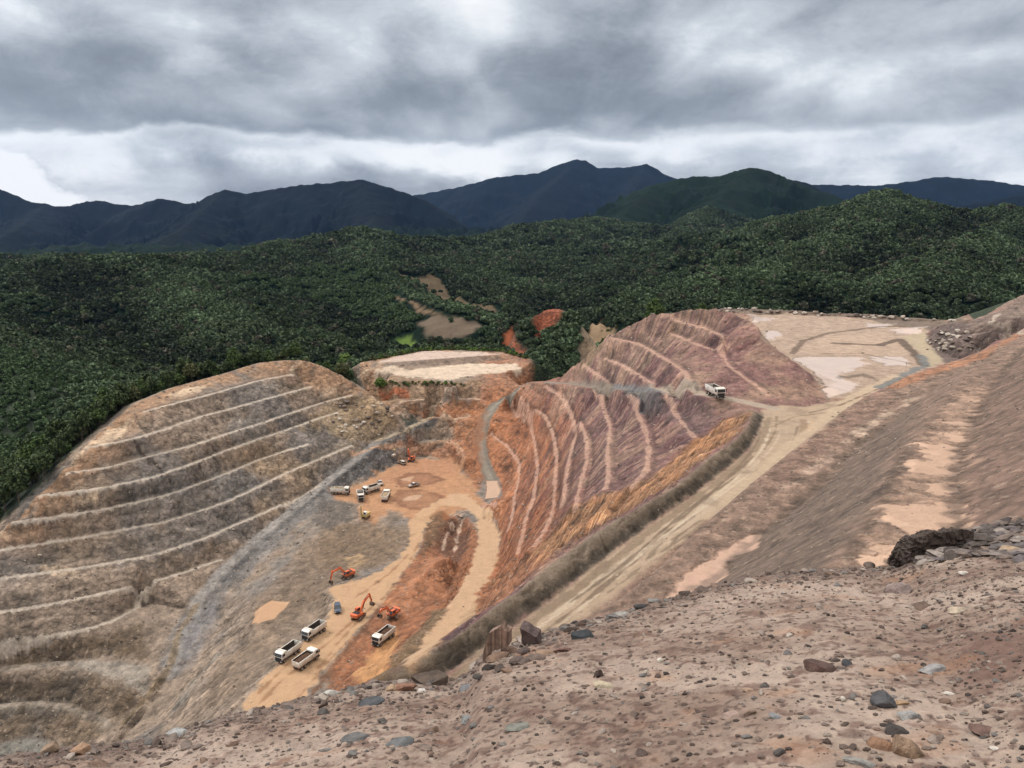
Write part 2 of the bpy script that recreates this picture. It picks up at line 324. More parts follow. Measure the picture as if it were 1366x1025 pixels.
# outline of the works in plan, outside it the hills take over
def plan(L): return [tuple(p[:2]) for p in L]
OUT = plan(CRL[::6]) + [tuple(PZ(*q)[:2]) for q in ((500,520,-81),(480,492,-78))] + plan(PLB[::6]) + plan(CRU[::6][:9]) + plan(FE[::5]) + [tuple(PZ(1300,424,-40)[:2])] + plan(RH[-20::5]) + [(330, 60), (330, -40), (-420, -40)] + [(-420, 120)]
OUT = np.array(OUT)
def inpoly(x, y, P):
    r = np.zeros(np.shape(x), bool); j = len(P)-1
    for i in range(len(P)):
        xi, yi = P[i]; xj, yj = P[j]
        if yi != yj: r ^= ((yi > y) != (yj > y)) & (x < (xj-xi)*(y-yi)/(yj-yi)+xi)
        j = i
    return r
def pdist(x, y, P, closed=True):
    d = np.full(np.shape(x), 1e18); n = len(P)
    for i in range(n if closed else n-1):
        a = P[i]; e = P[(i+1) % n]-a; L2 = max(e@e, 1e-9)
        t = np.clip(((x-a[0])*e[0]+(y-a[1])*e[1])/L2, 0, 1)
        d = np.minimum(d, (x-a[0]-t*e[0])**2+(y-a[1]-t*e[1])**2)
    return np.sqrt(d)
X0, X1, Y0, Y1, RES = -440., 420., -30., 560., .5
gx, gy = np.meshgrid(np.arange(X0, X1+1, 20), np.arange(Y0, Y1+1, 20)); gx, gy = gx.ravel(), gy.ravel()
d2 = np.full(len(gx), 1e9)
for i in range(0, len(CPA), 400): d2 = np.minimum(d2, np.min((gx[:, None]-CPA[i:i+400, 0])**2+(gy[:, None]-CPA[i:i+400, 1])**2, 1))
edge = (gx <= X0+1) | (gx >= X1-20) | (gy <= Y0+1) | (gy >= Y1-20)
ok = ((~inpoly(gx, gy, OUT)) & (pdist(gx, gy, OUT) > 34) & (d2 > 30**2) & ((gy > 110))) | edge
lat = np.stack([gx[ok], gy[ok], H_hills(gx[ok], gy[ok])], 1)
CPA = np.concatenate([CPA, lat])
res = geometry.delaunay_2d_cdt([Vector((p[0], p[1])) for p in CPA], [], [], 0, .05)
VV = np.array([[v.x, v.y] for v in res[0]]); VZ = np.array([CPA[o[0], 2] if len(o) else 0 for o in res[3]]); TR = np.array([list(f) for f in res[2]])
NX = int((X1-X0)/RES)+1; NY = int((Y1-Y0)/RES)+1
RZ = np.full((NY, NX), np.nan)
for t in TR:
    (ax, ay), (bx, by), (cx, cy) = VV[t]; za, zb, zc = VZ[t]
    i0 = max(0, int((min(ax, bx, cx)-X0)/RES)); i1 = min(NX-1, int((max(ax, bx, cx)-X0)/RES)+1)
    j0 = max(0, int((min(ay, by, cy)-Y0)/RES)); j1 = min(NY-1, int((max(ay, by, cy)-Y0)/RES)+1)
    if i1 < i0 or j1 < j0: continue
    xs = X0+np.arange(i0, i1+1)*RES; ys = (Y0+np.arange(j0, j1+1)*RES)[:, None]
    D = (by-cy)*(ax-cx)+(cx-bx)*(ay-cy)
    if abs(D) < 1e-9: continue
    l1 = ((by-cy)*(xs-cx)+(cx-bx)*(ys-cy))/D; l2 = ((cy-ay)*(xs-cx)+(ax-cx)*(ys-cy))/D; l3 = 1-l1-l2
    m = (l1 >= -1e-6) & (l2 >= -1e-6) & (l3 >= -1e-6)
    sub = RZ[j0:j1+1, i0:i1+1]; sub[m] = (l1*za+l2*zb+l3*zc)[m]
if np.isnan(RZ).any():
    jj, ii = np.where(np.isnan(RZ)); RZ[jj, ii] = H_hills(X0+ii*RES, Y0+jj*RES)
def blur(a, it=1):
    for _ in range(it):
        a = np.pad(a, 1, mode='edge'); a = (a[:-2]+2*a[1:-1]+a[2:])/4; a = (a[:, :-2]+2*a[:, 1:-1]+a[:, 2:])/4
    return a
RZ = blur(RZ, 1)
def bil(R, x, y):
    fx = np.clip((x-X0)/RES, 0, NX-1.001); fy = np.clip((y-Y0)/RES, 0, NY-1.001); i = fx.astype(int); j = fy.astype(int); fx = fx-i; fy = fy-j
    return (R[j, i]*(1-fx)+R[j, i+1]*fx)*(1-fy)+(R[j+1, i]*(1-fx)+R[j+1, i+1]*fx)*fy
def z0(x, y):        # ground without fine relief
    x = np.asarray(x, float); y = np.asarray(y, float)
    t = np.minimum(np.minimum(sstep(X0, X0+40, x), sstep(X1, X1-40, x)), sstep(Y1, Y1-50, y))
    a = bil(RZ, x, y)
    if (t < 1).any():
        m = t < 1; h = H_hills(x[m], y[m]); a = np.array(a); a[m] = a[m]*t[m]+h*(1-t[m])
    return a
def hitp(u, v):        # point of the ground seen at a photo point
    r = ray(u, v); s = np.concatenate([np.arange(12, 600, .25), np.arange(600, 5000, 2.5)])
    z = z0(r[0]*s, r[1]*s); h = r[2]*s < z
    k = np.argmax(h) if h.any() else len(s)-1
    return r*s[k]
def hitl(px): return np.array([hitp(*q)[:2] for q in px])
# ------------------------------------------------------------ terrain sheets
def sheet(name, X, Y, Z, cols=None, fl=None, mat=None):
    h, w_ = X.shape; me = bpy.data.meshes.new(name)
    co = np.stack([X, Y, Z], -1).reshape(-1, 3).astype(np.float32)
    idx = np.arange(h*w_).reshape(h, w_); q = np.stack([idx[:-1, :-1], idx[:-1, 1:], idx[1:, 1:], idx[1:, :-1]], -1).reshape(-1, 4)
    me.vertices.add(len(co)); me.vertices.foreach_set('co', co.ravel())
    me.loops.add(q.size); me.loops.foreach_set('vertex_index', q.ravel().astype(np.int32))
    me.polygons.add(len(q)); me.polygons.foreach_set('loop_start', np.arange(0, q.size, 4, dtype=np.int32)); me.polygons.foreach_set('loop_total', np.full(len(q), 4, np.int32))
    me.update(calc_edges=True); me.polygons.foreach_set('use_smooth', np.ones(len(q), bool))
    if cols is not None:
        a = me.attributes.new('col', 'FLOAT_COLOR', 'POINT'); c4 = np.ones((h*w_, 4), np.float32); c4[:, :3] = cols.reshape(-1, 3); a.data.foreach_set('color', c4.ravel())
    for k, v in (fl or {}).items():
        if v.ndim == 3:
            a = me.attributes.new(k, 'FLOAT_VECTOR', 'POINT'); a.data.foreach_set('vector', v.reshape(-1).astype(np.float32)); continue
        a = me.attributes.new(k, 'FLOAT', 'POINT'); a.data.foreach_set('value', v.reshape(-1).astype(np.float32))
    o = bpy.data.objects.new(name, me); COL.objects.link(o)
    if mat: me.materials.append(mat)
    return o
def ground_mat(name, s1, s2, bump, rough=.93, vary=.35, bs=1.0, wall=False):
    m = bpy.data.materials.new(name); m.use_nodes = True; n = NT(m.node_tree)
    at = n.n('ShaderNodeAttribute', attribute_name='col'); wt = n.n('ShaderNodeAttribute', attribute_name='wet')
    tc = n.n('ShaderNodeTexCoord').outputs['Object']
    a = n.noise(tc, s1, 6, .65); b = n.noise(tc, s2, 5, .7)
    f = n.math('ADD', n.math('MULTIPLY', n.math('SUBTRACT', a, .5), vary*2), n.math('MULTIPLY', n.math('SUBTRACT', b, .5), vary*1.6))
    dry = n.math('SUBTRACT', 1.0, wt.outputs['Fac']); hb = n.math('ADD', a, n.math('MULTIPLY', b, .5))
    if wall:      # rock faces: streaks down the dip and broken blocks, both fixed to the rock
        st = n.n('ShaderNodeAttribute', attribute_name='st').outputs['Vector']; sk = n.n('ShaderNodeAttribute', attribute_name='sk').outputs['Fac']; rg = n.n('ShaderNodeAttribute', attribute_name='rg').outputs['Fac']
        def sn(kx, ky, det, ro): return n.noise(n.n('ShaderNodeMapping', ins={'Vector': st, 'Scale': (kx, ky, 0)}).outputs[0], 1.0, det, ro, dim='2D')
        s1_ = n.math('SUBTRACT', sn(.75, .045, 5, .62), .5); s2_ = n.math('SUBTRACT', sn(2.6, .16, 4, .6), .5); s3_ = n.math('SUBTRACT', sn(.16, .02, 2, .5), .5)
        sf = n.math('MULTIPLY', sk, n.math('ADD', n.math('MULTIPLY', s1_, 2.1), n.math('ADD', n.math('MULTIPLY', s2_, 1.5), n.math('MULTIPLY', s3_, 1.3))))
        v1 = n.n('ShaderNodeTexVoronoi', feature='F1', ins={'Vector': n.n('ShaderNodeVectorMath', operation='MULTIPLY_ADD', ins={0: n.n('ShaderNodeTexNoise', ins={'Vector': tc, 'Scale': .5, 'Detail': 2.0}).outputs['Color'], 1: (2.2, 2.2, 2.2), 2: tc}).outputs[0], 'Scale': .62})
        cell = n.math('SUBTRACT', n.n('ShaderNodeSeparateColor', ins={0: v1.outputs['Color']}).outputs[0], .5); edge = n.math('SUBTRACT', n.math('MULTIPLY', n.ss(v1.outputs['Distance'], .75, .30), 1.0), .5)
        c3 = n.noise(tc, .22, 4, .6); rgh = n.math('MULTIPLY', rg, n.math('ADD', n.math('MULTIPLY', cell, .34), n.math('ADD', n.math('MULTIPLY', edge, .30), n.math('MULTIPLY', n.math('SUBTRACT', c3, .5), 1.1))))
        hb = n.math('ADD', hb, n.math('ADD', n.math('MULTIPLY', sf, .35), n.math('MULTIPLY', n.math('MULTIPLY', rg, edge), .35)))
    if wall: f = n.math('MULTIPLY', f, n.math('ADD', .35, n.math('MULTIPLY', n.ss(rg, .0, .35), .65)))
    f = n.math('ADD', 1.0, n.math('MULTIPLY', f, n.math('ADD', n.math('MULTIPLY', dry, .8), .2)))
    if wall: f = n.math('MAXIMUM', n.math('ADD', f, n.math('ADD', sf, rgh)), .28)
    c = n.n('ShaderNodeVectorMath', operation='SCALE', ins={0: at.outputs['Color'], 'Scale': f}).outputs[0]
    bp = n.n('ShaderNodeBump', ins={'Height': n.math('MULTIPLY', hb, dry), 'Strength': bump, 'Distance': bs})
    ro = n.math('SUBTRACT', rough, n.math('MULTIPLY', wt.outputs['Fac'], .78))
    p = n.n('ShaderNodeBsdfPrincipled', ins={'Base Color': c, 'Roughness': ro, 'Normal': bp.outputs[0]}); p.inputs['Specular IOR Level'].default_value = .45
    n.n('ShaderNodeOutputMaterial', ins={0: p.outputs[0]})
    return m
M_G = ground_mat('ground_soil', .5, 1.9, 1.0, vary=.5, bs=.9, wall=True)
M_H = ground_mat('hill_soil', .010, .05, .5, vary=.42, bs=10.); M_H.node_tree.nodes['Principled BSDF'].inputs['Specular IOR Level'].default_value = .04
NC = 1300
tt = np.linspace(-1, 1, NC)
_lg = lambda a, b, n_: np.exp(np.linspace(math.log(a), math.log(b), n_))
Yr = np.concatenate([_lg(10., 40., 70)[:-1], _lg(40., 430., 1450)[:-1], _lg(430., 540., 90)]); NR = len(Yr)
Y = np.repeat(Yr[:, None], NC, 1); X = tt[None]*(Y*.75+12)
Z = z0(X, Y)
gyy, gxx = np.gradient(RZ, RES); SL = blur(np.hypot(gxx, gyy), 1); slope = bil(SL, X, Y)
inm = inpoly(X, Y, OUT); dO = pdist(X, Y, OUT[::2]) ; sd_o = np.where(inm, dO, -dO)     # + inside the works
RR_ = np.hypot(X-CX, Y-CY); AN = np.arctan2(Y-CY, X-CX)
steep = sstep(.25, .7, slope)
# streaks run down the walls, towards the pit centre
stk = fbm(AN*60+fbm(X, Y, 14, 3, 50)*1.3, RR_*.035, 1.0, 5, 60, .62); stk2 = fbm(AN*230, RR_*.10+3, 1.0, 3, 70, .6)
rk = fbm(X, Y, 7, 5, 80, .55); rk2 = fbm(X, Y, 1.6, 4, 90, .6); rkr = fbm(X, Y, 9, 5, 95, .6, True)
C = np.zeros(X.shape+(3,)); WET = np.zeros(X.shape); FLAT = np.zeros(X.shape)
def blend(c, m): 
    global C
    C = C*(1-m[..., None])+np.asarray(c)*m[..., None]
def mask(px, soft=1.2, wob=1.0, ws=5, world=None, seed=7):
    P = hitl(px) if world is None else world
    lo = P.min(0)-soft-wob-2; hi = P.max(0)+soft+wob+2; m = (X > lo[0]) & (X < hi[0]) & (Y > lo[1]) & (Y < hi[1]); r = np.zeros(X.shape)
    if m.any():
        x, y = X[m], Y[m]; d = pdist(x, y, P); d = np.where(inpoly(x, y, P), d, -d)
        r[m] = sstep(-soft, soft, d+wob*fbm(x, y, ws, 4, seed)*1.6)
    return r
def line(px, wd, soft=.8, wob=.5, ws=4, seed=9, world=None):
    P = hitl(px) if world is None else world
    lo = P.min(0)-soft-wd-wob-2; hi = P.max(0)+soft+wd+wob+2; m = (X > lo[0]) & (X < hi[0]) & (Y > lo[1]) & (Y < hi[1]); r = np.zeros(X.shape)
    if m.any():
        x, y = X[m], Y[m]; d = wd/2-pdist(x, y, P, False); r[m] = sstep(-soft, soft, d+wob*fbm(x, y, ws, 4, seed)*1.6)
    return r
def paint(px, c, soft=1.2, wob=1.0, ws=5, flat=0, wet=0, k=1.0, seed=7):
    global FLAT, WET
    m = mask(px, soft, wob, ws, seed=seed)*k; blend(c, m)
    if flat: FLAT = np.maximum(FLAT, m*flat)
    WET = WET*(1-m)+wet*m
    return m
def stripe(px, wd, c, soft=.6, wob=.5, ws=4, flat=0, wet=0, k=1.0, seed=9):
    global FLAT, WET
    m = line(px, wd, soft, wob, ws, seed)*k; blend(c, m)
    if flat: FLAT = np.maximum(FLAT, m*flat)
    if wet: WET = WET*(1-m)+wet*m
    return m
# --- base colours by place
n_b = fbm(X, Y, 38, 4, 100); n_c = fbm(X, Y, 16, 4, 110); n_d = fbm(X, Y, 5, 4, 115)
C[:] = A(134, 114, 98)
L_ = sstep(14, -16, X-.12*(Y-250)); up = sstep(-104, -99, Z)
blend(A(158, 141, 124), L_)
blend(A(164, 140, 110), sstep(.05, .5, n_b)*L_*.6)
blend(A(128, 124, 120), sstep(.05, .35, fbm(X, Y, 30, 4, 120)+.25*sstep(-78, -92, Z)*sstep(-112, -100, Z))*L_*.75)
blend(A(88, 78, 66), sstep(.15, .4, n_c)*L_*.45)
rw = (1-L_)*sstep(352, 345, Y)*(Z < -30)
blend(A(138, 102, 96), rw)
blend(A(172, 142, 120), rw*sstep(-.1, .35, n_c+.5*sstep(-66, -50, Z)*sstep(235, 262, Y))*.75)
blend(A(104, 84, 88), sstep(-.05, .3, stk+.3*n_c)*rw*.6*steep)
og = sstep(-64, -90, Z+7*n_c+5*stk)*sstep(-22, -10, X)*(Z > -104.5)
blend(A(176, 112, 70), og*.85)
cr_ = sstep(15, 3, sd_o)*inm*(X < -30)*(Y > 150)
blend(A(174, 140, 110), cr_*sstep(-.45, .1, rk+.1))
blend(A(208, 184, 156), cr_*sstep(.12, .45, fbm(X, Y, 11, 3, 130))*.8)
two = fbm(AN*13+.35*n_c, RR_*.012, 1.0, 3, 560, .6)
blend(A(190, 158, 134), rw*steep*sstep(.04, .22, two)*.4); blend(A(98, 68, 72), rw*steep*sstep(.0, .2, -two)*.55)
for p in ([(180,553),(186,566),(193,577)], [(177,588),(186,600),(197,610),(210,622),(222,635),(235,650)], [(263,618),(270,630),(279,642),(289,656),(297,665)], [(276,592),(288,602)], [(196,612),(203,622)], [(416,628),(417,640)]): stripe(p, .9, A(74,62,54), .3, .7, 2, k=.8)
for p in ([(122,590),(140,578),(158,566),(172,566),(165,582),(140,596)], [(225,525),(262,516),(280,512),(262,524),(232,531)], [(105,664),(125,660),(130,668),(112,672)], [(60,760),(90,752),(96,762),(70,770)]): paint(p, A(222,198,168), .6, 1.8, 3, k=.75)
for p in ([(300,560),(340,545),(360,560),(350,585),(310,590)], [(280,640),(330,620),(345,650),(300,670)], [(200,640),(240,630),(250,655),(215,665)]): paint(p, A(136,134,130), 1.5, 4, 5, k=.6)
# right side benches
paint([(1105,530),(1150,535),(1207,505),(1262,488),(1330,460),(1390,430),(1390,800),(900,850),(760,880),(720,870),(784,822),(877,759),(950,688),(1060,596)], A(146,122,106), 1, 0)
paint([(937,790),(973,762),(977,745),(1017,716),(1076,668),(1105,644),(1139,602),(1190,564),(1231,529),(1215,570),(1183,622),(1150,690),(1125,735),(1080,770)], A(116,100,88), 1, 1.2, k=.8)
paint([(1279,700),(1275,636),(1303,557),(1326,516),(1380,462),(1380,700)], A(136,112,98), .8, .8)
paint([(1180,518),(1207,503),(1262,486),(1303,472),(1366,440),(1380,442),(1316,476),(1258,497),(1195,520)], A(176,126,94), 1, 1.5, k=.85)
paint([(1010,640),(1060,600),(1110,562),(1160,530),(1200,520),(1180,545),(1130,580),(1080,625),(1030,665)], A(150,122,106), 1.5, 2, k=.8)
for p in ([(1265,564),(1279,561),(1303,566),(1299,571),(1269,568)], [(1262,581),(1279,578),(1294,583),(1289,590),(1269,590)], [(1224,592),(1262,592),(1279,598),(1274,619),(1268,634),(1238,636),(1210,629),(1209,615),(1241,615),(1224,602)],
          [(1234,646),(1265,645),(1268,663),(1240,665)], [(1185,674),(1266,672),(1280,683),(1280,701),(1240,707),(1216,716),(1174,698)], [(1150,760),(1171,728),(1215,730),(1226,745),(1182,754)]):
    paint(p, A(222,186,158), .22, 1.7, 2.6, flat=1, wet=.35)
paint([(1150,745),(1290,700),(1285,640),(1303,560),(1322,522),(1285,518),(1245,565),(1215,620),(1178,690)], A(200,168,144), .4, 2.4, 3.5, k=.5)
paint([(880,805),(903,787),(907,771),(966,734),(999,714),(1017,712),(1013,729),(980,741),(969,756),(971,769),(940,787)], A(206,170,146), .3, .6, 3, flat=1, wet=.55)
stripe([(1130,590),(1180,555),(1225,530)], 1.2, A(205,182,160), .6, 1.6, k=.7); stripe([(1040,655),(1090,625),(1120,600)], 1.0, A(196,170,150), .6, 1.6, k=.6)
stripe([(1240,745),(1279,697),(1275,636),(1303,557),(1326,516),(1366,465)], 1.6, A(100,82,70), .6, 1.2, 3, k=.7); stripe([(1090,765),(1134,734),(1160,695),(1183,650),(1205,605)], 1.2, A(98,82,70), .5, 1.2, 3, k=.6)
stripe([(905,790),(937,783),(973,758),(1017,712),(1076,664),(1139,600),(1190,562)], 1.2, A(102,86,72), .6, 1.2, 3, k=.6)
# plateau with ponds
paint([(960,409),(1050,411),(1150,416),(1290,427),(1240,438),(1238,460),(1275,480),(1207,503),(1150,532),(1105,532),(1085,503),(1047,475),(1016,450),(1002,430)], A(186,164,144), 1, 1, flat=.5)
paint([(960,409),(1050,411),(1150,416),(1290,427),(1285,432),(1150,423),(1050,418),(975,417)], A(132,116,102), .8, 1, 3)
paint([(1060,470),(1100,450),(1180,442),(1200,455),(1215,474),(1150,474)], A(196,172,150), 1, 1, flat=.6)
for p in ([(1057,477),(1146,477),(1159,486),(1118,498),(1118,506),(1152,515),(1122,527),(1108,530),(1101,520),(1088,499)], [(1159,476),(1200,477),(1221,488),(1183,488)], [(1187,440),(1234,436),(1228,443),(1193,445)],
          [(1152,432),(1196,432),(1180,437),(1156,436)], [(1010,438),(1042,446),(1030,456),(1020,448)], [(1000,419),(1036,426),(1009,432)]):
    paint(p, A(212,190,174), .5, 2.4, 6, flat=1, wet=.9)
stripe([(1057,472),(1071,455),(1105,445),(1173,436),(1241,433),(1292,431)], 2.2, A(118,98,82), .5, .5, k=.85)
stripe([(1112,458),(1173,461),(1200,453),(1224,476),(1234,489)], 3.0, A(104,88,74), .5, .7, k=.9)
stripe([(1120,505),(1150,500),(1172,508)], 2.0, A(120,104,88), .7, 1.5, k=.8); stripe([(1095,472),(1150,472),(1215,485)], 1.0, A(140,118,98), .5, .5, k=.8)
paint([(1203,448),(1234,443),(1238,460),(1262,478),(1240,492),(1226,470)], A(192,176,148), .6, .4, flat=1)
paint([(1242,437),(1290,431),(1335,415),(1400,380),(1400,430),(1299,472),(1262,484),(1236,455)], A(112,96,90), .8, .8)
paint([(1290,433),(1300,424),(1335,413),(1400,378),(1400,420),(1330,440),(1300,455)], A(150,130,118), .8, 1.5, k=.7)
stripe([(1330,420),(1322,432),(1345,442),(1366,446)], 1.6, A(200,184,168), .5, .8, k=.9)
# haul road
HR = [(1016,548),(1040,541),(1075,543),(1152,528),(1112,560),(1060,600),(1000,642),(916,717),(784,824),(690,885),(560,960),(520,950),(600,900),(674,846),(824,732),(951,642),(1000,600),(1013,572)]
paint(HR, A(192,170,144), .8, .5, flat=1)
_hr = mask(HR, .8, .3)
WTp = WT[::3]
def roff(o): Q = side(WTp, o, 0, False); return smooth_line(Q, 3)[:, :2]
rl = np.random.RandomState(5)
for j in range(34):
    o = rl.uniform(1.6, 11); Q = roff(o); n0 = rl.randint(0, len(Q)//2); n1_ = n0+rl.randint(len(Q)//4, len(Q)//2+5); Q = Q[n0:n1_]
    if len(Q) < 6: continue
    Q = Q+np.array([.83, -.56])*(np.linspace(-1, 1, len(Q))*rl.uniform(-1.6, 1.6)+.5*np.sin(np.linspace(0, rl.uniform(2, 7), len(Q))))[:, None]
    blend((A(218,200,174), A(124,106,88), A(206,184,158), A(140,120,100))[j % 4], line(None, rl.uniform(.25, .7), .15, .3, 5, seed=600+j, world=Q)*_hr*rl.uniform(.55, .95))
for o, wd, c, k in ((1.4, 1.4, A(126,106,84), .55), (9.0,1.6,A(150,124,96),.6),(11.0,1.5,A(212,172,128),.9),(13.5,3.4,A(208,176,140),.75)):
    blend(c, line(None, wd, .22, .7, 4, world=roff(o))*_hr*k)
blend(A(150,130,110), _hr*sstep(.1, .35, n_d)*.5)
paint([(1110,560),(1152,529),(1180,515),(1210,500),(1190,500),(1130,528),(1050,590),(930,695),(950,690)], A(208,186,158), .6, .8, flat=1, k=.9)
stripe([(1173,518),(1207,500),(1236,487),(1228,474)], 2.4, A(126,130,128), .5, 1.2, k=.9)
stripe([(1080,551),(1120,541),(1170,520)], .5, A(120,98,76), .3, .4, k=.8); stripe([(1030,570),(1060,556),(1100,551)], .5, A(140,120,92), .3, .4, k=.8); stripe([(1020,600),(1035,575),(1036,556)], .5, A(130,110,84), .3, .4, k=.7)
paint([(500,908),(616,843),(690,788),(790,714),(900,651),(944,613),(983,586),(999,566),(1003,549),(1018,552),(1014,572),(999,598),(951,639),(890,682),(824,729),(747,790),(674,842),(600,895),(520,950)], A(142,126,108), .5, .4, flat=.7)
blend(A(96,84,68), line(None, 1.0, .5, .7, 3, world=roff(-.9))*.7); blend(A(64,56,46), line(None, .9, .35, .6, 2.5, world=roff(-.4))*.8)  # shade along the windrow's inner toe, painted as dark strips
# orange slope under the windrow
OS = [(1000,552),(985,576),(900,643),(790,707),(690,780),(600,843),(612,828),(660,775),(700,748),(740,705),(770,672),(810,657),(842,648),(925,588),(965,560)]
paint(OS, A(170,124,88), 1.5, 1.5); _os = mask(OS, 1.0, 1)
al = X*.59+Y*.807; ac_ = X*.807-Y*.59; sw = fbm(ac_/1.1, al/17, 1.0, 4, 520, .6); sw2 = fbm(ac_/.5+9, al/9, 1.0, 3, 530, .6)
blend(A(140,98,70), _os*sstep(-.1, .4, sw)*.75); blend(A(220,176,130), _os*sstep(.12, .4, sw2+.3*sw)*.75); blend(A(112,80,62), _os*sstep(.12, .5, -sw2)*.7)
paint([(600,843),(690,782),(735,748),(700,745),(660,778),(640,795)], A(150,98,72), 1.5, 2, k=.6)
paint([(835,535),(945,538),(960,555),(925,583),(880,560)], A(112,90,90), 1.5, 2, k=.7)
# upper road and chute
stripe([(1030,545),(1000,538),(953,529),(900,526),(860,523)], 3.4, A(186,170,152), .6, .3, flat=1); stripe([(860,523),(800,520),(760,512),(730,510)], 3.0, A(150,138,124), .6, .3, flat=1)
paint([(815,517),(885,524),(880,540),(850,548),(838,530)], A(96,98,102), 1, 1.5, k=.7); stripe([(818,516),(850,521),(884,524)], 1.0, A(130,134,138), .4, .5, k=.8)
CHW = CH[:, :2]
blend(A(134,128,116), line(None, 5.4, .5, .3, world=CHW)); m_ = line(None, 5.4, .5, .3, world=CHW); FLAT = np.maximum(FLAT, m_*.8)
blend(A(160,152,138), line(None, 2.2, .6, .3, world=CHW)*.8)
paint([(648,641),(664,641),(668,655),(663,664),(646,666),(649,655)], A(204,172,146), .3, .2, flat=1, wet=.6)
paint([(644,668),(664,668),(662,676),(643,677)], A(196,152,128), .3, .3, flat=1, wet=.3)
# grey foot of the left wall and the road spiralling down
GRY = [(563,560),(540,572),(508,586),(478,607),(447,630),(400,668),(345,712),(298,757),(255,798),(225,850),(215,895),(180,940),(200,962),(230,945),(262,900),(292,850),(320,800),(345,762),(385,720),(420,690),(440,650),(470,625),(505,604),(540,588)]
paint([(563,560),(540,572),(508,586),(478,607),(447,630),(400,668),(345,712),(298,757),(255,798),(225,850),(215,895),(235,900),(262,860),(285,815),(320,775),(360,735),(400,700),(440,668),(470,625),(505,604),(540,588)], A(122,121,120), 1.5, 2.5, 6, k=.8)
stripe([(440,690),(405,720),(370,760),(320,790)], 5, A(140,134,126), 2, 2.5, 6, k=.6); stripe([(428,680),(395,715),(350,745)], 3, A(150,146,140), 1.5, 2.5, 6, k=.5)
paint([(470,608),(505,600),(530,600),(535,615),(500,636),(470,645),(440,652),(450,630)], A(98,98,98), 1, 1.5, 4, k=.9)
stripe([(563,563),(508,587),(478,610),(447,634),(400,672),(345,716),(298,760),(265,800),(243,850),(225,900)], 3.4, A(158,154,148), .6, .7, k=.8)
stripe([(430,655),(385,695),(340,735),(300,775)], 1.6, A(84,84,84), .6, 1.2, k=.6)
paint([(240,850),(265,815),(300,790),(290,830),(262,880),(235,905)], A(132,130,130), 2, 2, k=.7)
stripe([(262,808),(238,845),(226,890),(195,930),(165,965)], 2.0, A(140,122,96), .6, .6, k=.8)
stripe([(235,945),(262,905),(285,880)], 3.5, A(142,136,126), 1, 1.2, k=.8)
paint([(71,884),(125,882),(167,884),(202,888),(196,925),(181,921),(160,908),(130,899)], A(160,152,140), .8, 1, 3, k=.9); stripe([(-60,902),(0,893),(71,887)], 2.4, A(160,150,136), .5, .4, k=.85)
stripe([(-60,946),(0,942),(60,938),(98,944),(125,955),(140,970)], 2.6, A(158,148,134), .5, .5, k=.85); paint([(-100,1040),(0,992),(48,983),(89,998),(80,1040)], A(130,128,120), .8, .8)
paint([(540,535),(600,535),(637,534),(632,556),(600,560),(560,560),(545,550)], A(176,122,84), 1.5, 2, k=.85); paint([(505,508),(563,506),(603,513),(645,505),(640,530),(590,532),(505,537)], A(150,122,94), 1, 1.5, k=.7)
paint([(505,522),(545,518),(545,532),(510,534)], A(178,100,62), .8, .8, k=.8)
paint([(560,548),(590,556),(570,578),(535,580),(540,560)], A(96,96,94), 1.2, 1.5, k=.85)
paint([(545,585),(620,575),(640,600),(635,655),(610,620),(575,606),(545,606)], A(160,112,82), 1.2, 1.5, k=.85)
paint([(608,555),(626,552),(622,560)], A(206,184,160), .8, .8, k=.9)
paint([(598,545),(640,535),(650,560),(640,600),(646,640),(635,655),(618,630),(600,608),(612,590),(596,560)], A(160,106,70), 2, 2.5, 6, k=.75)
stripe([(505,538),(537,535),(590,534),(640,533)], 1.2, A(212,184,160), .4, .5, k=.85); stripe([(545,559),(575,557),(605,560),(626,556)], 1.8, A(200,172,146), .5, .8, k=.8)
stripe([(470,606),(500,597),(537,592),(590,588),(608,592),(616,603),(618,615)], 1.5, A(196,156,126), .4, .6, k=.8)
stripe([(575,556),(563,563),(540,574),(508,587)], 2.6, A(186,168,142), .5, .5, k=.85)
paint([(535,556),(550,552),(556,562),(540,570)], A(74,80,70), 1, 1.5, k=.8)
stripe([(412,622),(440,604),(472,594)], 5, A(166,150,128), 1.5, 1.5, k=.6)
paint([(500,484),(560,468),(640,470),(665,473),(600,478),(545,482)], A(214,192,176), 1, 1.5, flat=.6); paint([(500,496),(560,489),(640,484),(690,486),(695,493),(640,500),(603,507),(545,504)], A(224,204,180), 1, 2.5, flat=.6); paint([(505,489),(545,482),(600,478),(665,474),(672,480),(600,487),(545,494)], A(140,120,104), .8, 1.2, k=.8)
paint([(430,545),(458,530),(490,528),(530,560),(528,575),(500,590),(460,588),(430,570),(400,572)], A(170,148,116), 2, 3, 5, k=.7)
for p in ([(-150,905),(0,905),(71,897),(130,904),(160,914),(178,928),(170,960),(150,965),(140,955),(98,944),(60,934),(0,938),(-150,955)], [(-150,965),(0,950),(60,946),(96,955),(125,964),(140,976),(120,1000),(90,992),(48,978),(0,988),(-150,1000)], [(-150,862),(0,862),(60,856),(110,850),(150,842),(190,830),(200,880),(125,876),(60,878),(0,890),(-150,900)]):
    paint(p, A(98, 82, 62), 1.6, 1.8, 5, k=.75)
